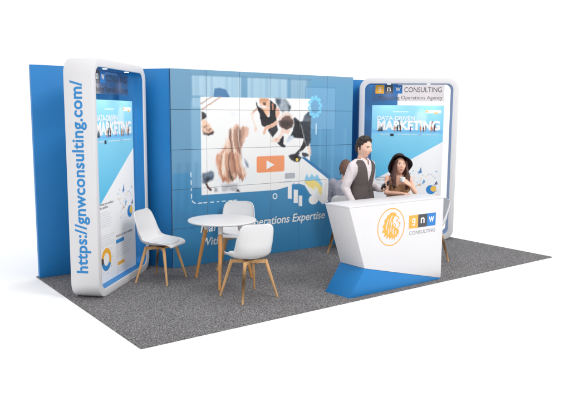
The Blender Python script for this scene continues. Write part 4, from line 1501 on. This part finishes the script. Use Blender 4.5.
# ---- the woman in the hat
def make_woman():
    t = empty('person', 'woman in a wide dark hat and tan strapless dress leaning on the counter', 'person', (3.925, .875, CT - .030), R(-26))
    hipz, shz, ln = .745, 1.185, .14
    hy = .10
    rg = [(x, y + hy, z, rx * .86, ry * .9) for x, y, z, rx, ry in torso_rings(hipz, shz, ln, 1, 1, True)]
    sh = [(-.138, -.035, 1.178), (.138, -.035, 1.178)]
    el = [(-.178, -.105, 1.002), (.182, -.155, 1.010)]
    wr = [(-.015, -.235, 1.004), (.075, -.245, 1.115)]
    hips = [(-.085, hy, .73), (.085, hy, .73)]
    knees = [(-.09, -.07, .42), (.095, -.06, .42)]
    ank = [(-.09, .08, .075), (.1, .1, .075)]
    bm = bmesh.new()
    loft(bm, rg)
    for sx in (-1, 1):
        ball(bm, (sx * .060, -.138, 1.055), 1, (.056, .046, .056), 2)
    chain(bm, [(0, -.030, 1.19), (0, -.048, 1.245), (0, -.058, 1.285)], [.052, .045, .046])
    Mh = head_shape(bm, (0.005, -.070, 1.335), .93, R(-4), R(-14), R(4))
    for s, e, w in zip(sh, el, wr):
        chain(bm, [s, Vector(s).lerp(Vector(e), .5), e, Vector(e).lerp(Vector(w), .4), w], [.038, .034, .030, .028, .020])
    leg_pair(bm, hips, knees, ank, (.085, .052, .036))
    for a in ank:
        chain(bm, [Vector(a) + Vector((0, .02, -.04)), Vector(a) + Vector((0, -.12, -.05))], [.028, .02])
    hand_shape(bm, wr[0], (.9, -.35, -.05), (0, 0, 1), 1, .35, .9)
    hand_shape(bm, wr[1], (-.75, -.15, .5), (.35, -.75, .5), 1, .85, .9)
    me = remeshed('body', bm, .0038, 3)
    colour_body(me, SK_W, Mh, (176, 70, 72), (50, 34, 30))
    soft('body', me, M['skin'], t)
    # strapless dress
    bm = bmesh.new()
    loft(bm, [(x, y, z, rx + .008, ry + .008) for x, y, z, rx, ry in rg[:7]])
    for sx in (-1, 1):
        ball(bm, (sx * .056, -.140, 1.056), 1, (.068, .056, .066), 2)
    leg_pair(bm, hips, [Vector(h).lerp(Vector(k), .9) for h, k in zip(hips, knees)], [Vector(h).lerp(Vector(k), .95) for h, k in zip(hips, knees)], (.11, .12, .12))
    me = remeshed('dress', bm, .0055, 4)
    rumple(me, .006, 13, 2, (1, 1, .5))
    keep_verts(me, lambda c: c.z < 1.098 + .006 * math.cos(c.x * 50) - .04 * max(0, c.y))
    thicken(me, .004)
    soft('dress', me, M['dress'], t)
    for a in ank:
        shoe(t, a, (0, -1, 0))
    # long hair falling over both shoulders
    bm = bmesh.new()
    for i in range(150):
        r = random.Random(900 + i)
        sd = r.choice((-1, 1))
        a = r.uniform(.15, 1.0) * PI * .78           # round the back
        front = r.random() < .55
        if front:
            p0 = Vector((sd * r.uniform(.058, .078), -.02 + r.uniform(-.045, .035), .055))
            p1 = Vector((sd * r.uniform(.072, .098), -.03 + r.uniform(-.03, .05), -.055))
            p2 = Vector((sd * r.uniform(.072, .120), -.035 + r.uniform(-.05, .04), -.165))
            p3 = Vector((sd * r.uniform(.066, .112), -.060 + r.uniform(-.05, .02), -.265 - r.uniform(0, .07)))
        else:
            x = r.uniform(-.075, .075)
            p0 = Vector((x, .085, .04))
            p1 = Vector((x * 1.15, .10, -.06))
            p2 = Vector((x * 1.5, .125 + r.uniform(-.02, .02), -.17))
            p3 = Vector((x * 1.7, .135 + r.uniform(-.02, .02), -.27 - r.uniform(0, .06)))
        pts = []
        ph = r.uniform(0, 6)
        for q in range(9):
            u = q / 8 * 3
            k = min(2, int(u))
            f = u - k
            P4 = (p0, p1, p2, p3)
            v = P4[k].lerp(P4[k + 1], f) + Vector((math.sin(ph + q * 1.1), math.cos(ph + q), 0)) * .006
            pts.append(Mh @ v)
        chain(bm, pts, [.011] * 6 + [.009, .007, .004], 6)
    for x in range(26):
        a = PI * (.0 + x / 25) - PI / 2
        chain(bm, [Mh @ Vector((.076 * math.sin(a), .05 + .04 * math.cos(a), .07)), Mh @ Vector((.082 * math.sin(a), .045 + .055 * math.cos(a), -.06))], [.016, .014], 6)
    me = remeshed('hair', bm, .0045, 2)
    soft('hair', me, M['hair_brown'], t)
    # floppy felt hat
    bm = bmesh.new()
    n = 72
    prof = [(.0, .135), (.045, .134), (.075, .124), (.092, .100), (.098, .060), (.101, .036), (.108, .027), (.125, .020), (.145, .008), (.160, -.006), (.168, -.018)]
    tilt = Matrix.Rotation(R(-40), 4, 'X')
    loops = []
    for r_, z in prof:
        lp = []
        for i in range(n):
            a = 2 * PI * i / n
            k = max(0, (r_ - .1) / .07)
            wav = k * (.022 * math.sin(2 * a + .6) + .012 * math.sin(3 * a + 2) + .008 * math.sin(5 * a))
            droop = -.055 * k * abs(math.sin(a)) ** 1.5 if False else -.050 * k * abs(math.cos(a)) ** 1.5
            ry = r_ * (1.12 if r_ < .11 else 1.05)
            lp.append(bm.verts.new(Mh @ (Matrix.Translation((0, .022, .034)) @ tilt @ Vector((r_ * math.cos(a), ry * math.sin(a), z + wav + droop)))))
        loops.append(lp)
    for A, B in zip(loops[1:], loops[2:]):
        for i in range(n):
            bm.faces.new((A[i], A[(i + 1) % n], B[(i + 1) % n], B[i]))
    bm.faces.new(loops[1])
    bmesh.ops.delete(bm, geom=loops[0], context='VERTS')
    bmesh.ops.recalc_face_normals(bm, faces=bm.faces)
    bmesh.ops.solidify(bm, geom=bm.faces[:], thickness=.004)
    h = obj('hat', bm, M['felt'], t, sharp=70)
    # cup in the raised hand
    w = Vector(wr[1])
    d = Vector((-.75, -.15, .5)).normalized()
    pc = w + d * .125 + Vector((-.005, -.005, -.03))
    cb = bmesh.new()
    lathe(cb, [(0, 0), (.022, 0), (.024, .004), (.031, .030), (.036, .058), (.0335, .058), (.028, .030), (.021, .007), (0, .006)], 32)
    Mw = Matrix.Translation(t.location) @ Matrix.Rotation(t.rotation_euler.z, 4, 'Z') @ Matrix.Translation(pc)
    cu = obj('cup', cb, M['porcelain'], sharp=50)
    cu.matrix_world = Mw
    tag(cu, 'small white cup held in the hand of the woman in the hat', 'cup')


make_woman()


# ---- the seated visitor seen from behind
def make_sitter():
    t = empty('person', 'person with brown hair in a grey top seated behind the man, facing the video wall', 'person', (4.03, 1.97, CT), R(44 + 90))
    sz = .49
    hipz, shz = sz + .09, sz + .50
    rg = torso_rings(hipz, shz, .0, .93, .95)
    rg = [(x, y + .09 - .03 * i / 8, z, rx, ry) for i, (x, y, z, rx, ry) in enumerate(rg)]
    sh = [(-.17, .06, shz - .01), (.17, .06, shz - .01)]
    el = [(-.215, .02, shz - .26), (.20, .0, shz - .26)]
    wr = [(-.11, -.19, shz - .27), (.12, -.20, shz - .27)]
    hips = [(-.09, .06, sz + .08), (.09, .06, sz + .08)]
    knees = [(-.10, -.33, sz + .075), (.10, -.33, sz + .075)]
    ank = [(-.10, -.25, .085), (.10, -.27, .085)]
    bm = bmesh.new()
    loft(bm, rg)
    chain(bm, [(0, .06, shz), (0, .045, shz + .09), (0, .035, shz + .13)], [.06, .052, .052])
    Mh = head_shape(bm, (0, .02, shz + .20), .97, R(8), R(6))
    for s, e, w in zip(sh, el, wr):
        chain(bm, [s, Vector(s).lerp(Vector(e), .5), e, Vector(e).lerp(Vector(w), .4), w], [.05, .043, .036, .034, .024])
    leg_pair(bm, hips, knees, ank)
    for a in ank:
        chain(bm, [Vector(a) + Vector((0, .02, -.045)), Vector(a) + Vector((0, -.12, -.055))], [.03, .022])
    hand_shape(bm, wr[0], (.35, -.9, -.1), (0, .1, 1), 1, .4)
    hand_shape(bm, wr[1], (-.35, -.9, -.1), (0, .1, 1), -1, .4)
    me = remeshed('body', bm, .0045, 3)
    colour_body(me, SK_M, Mh)
    soft('body', me, M['skin'], t)
    bm = bmesh.new()
    for i in range(320):
        r = random.Random(3000 + i)
        a = r.uniform(0, 2 * PI)
        zz = r.uniform(-.55, 1)
        q = math.sqrt(max(0, 1 - zz * zz))
        x, y, z = q * math.sin(a), -q * math.cos(a), zz
        if y < -.25 and z < .6 or y < .2 and z < .1:
            continue
        p0 = Vector((x * .081, y * .102, z * .121))
        dn = Vector((x * .3, .25, -.9)).normalized()
        chain(bm, [Mh @ p0, Mh @ (p0 + dn * .02 + Vector((x, y, z)) * .004), Mh @ (p0 + dn * .05)], [.010, .0095, .005], 6)
    me = remeshed('hair', bm, .0045, 2)
    soft('hair', me, M['hair_mid'], t)
    bm = bmesh.new()
    loft(bm, [(x, y, z, rx + .014, ry + .014) for x, y, z, rx, ry in rg])
    for s, e, w in zip(sh, el, wr):
        s, e, w = Vector(s), Vector(e), Vector(w)
        chain(bm, [s, s.lerp(e, .5), e, e.lerp(w, .5), w.lerp(e, .08)], [.068, .060, .053, .046, .038])
    me = remeshed('sweater', bm, .006, 4)
    rumple(me, .007, 11, 6)
    soft('sweater', me, M['knit'], t)
    bm = bmesh.new()
    loft(bm, [(x, y, z, rx + .010, ry + .010) for x, y, z, rx, ry in rg[:3]])
    leg_pair(bm, hips, knees, [Vector(a) + Vector((0, 0, .01)) for a in ank], (.10, .072, .06))
    me = remeshed('trousers', bm, .007, 4)
    rumple(me, .005, 9, 8)
    soft('trousers', me, M['slacks'], t)
    for a in ank:
        shoe(t, a, (0, -1, 0))


make_sitter()

# ------------------------------------------------------------------ light
W = bpy.data.worlds.new('World')
SC.world = W
W.use_nodes = True
W.node_tree.nodes['Background'].inputs[0].default_value = (1, 1, 1, 1)
W.node_tree.nodes['Background'].inputs[1].default_value = 1.11


def area(name, loc, target, sx, sy, power, col=(1, 1, 1)):
    d = bpy.data.lights.new(name, 'AREA')
    d.shape = 'RECTANGLE'
    d.size, d.size_y = sx, sy
    d.energy = power
    d.color = col
    o = bpy.data.objects.new(name, d)
    COL.objects.link(o)
    o.location = loc
    o.rotation_euler = (Vector(target) - Vector(loc)).to_track_quat('-Z', 'Y').to_euler()
    return o


area('softbox', (3.4, -5.0, 6.5), (3.0, 1.6, .8), 2.6, 2.0, 255)
area('overhead_softbox', (3.0, 1.0, 6.5), (3.0, 1.2, 0), 6, 4, 40)

# ------------------------------------------------------------------ camera
cd = bpy.data.cameras.new('camera')
cam = bpy.data.objects.new('camera', cd)
COL.objects.link(cam)
f_, pitch, yaw, roll = 654.8046, .13662191, .63997874, .00643704
cd.sensor_fit = 'HORIZONTAL'
cd.sensor_width = 36
cd.lens = f_ / 570 * 36
cd.clip_end = 500
cam.location = (-2.18079345, -4.93574214, 1.96802955)
fw = Vector((math.sin(yaw) * math.cos(pitch), math.cos(yaw) * math.cos(pitch), -math.sin(pitch)))
rt = Vector((math.cos(yaw), -math.sin(yaw), 0))
up = rt.cross(fw)
r2 = rt * math.cos(roll) + up * math.sin(roll)
u2 = up * math.cos(roll) - rt * math.sin(roll)
cam.rotation_euler = Matrix((r2, u2, -fw)).transposed().to_euler()
SC.camera = cam

SC.view_settings.view_transform = 'Standard'
SC.view_settings.look = 'None'
SC.view_settings.exposure = 0
SC.view_settings.gamma = 1
SC.view_settings.use_curve_mapping = False
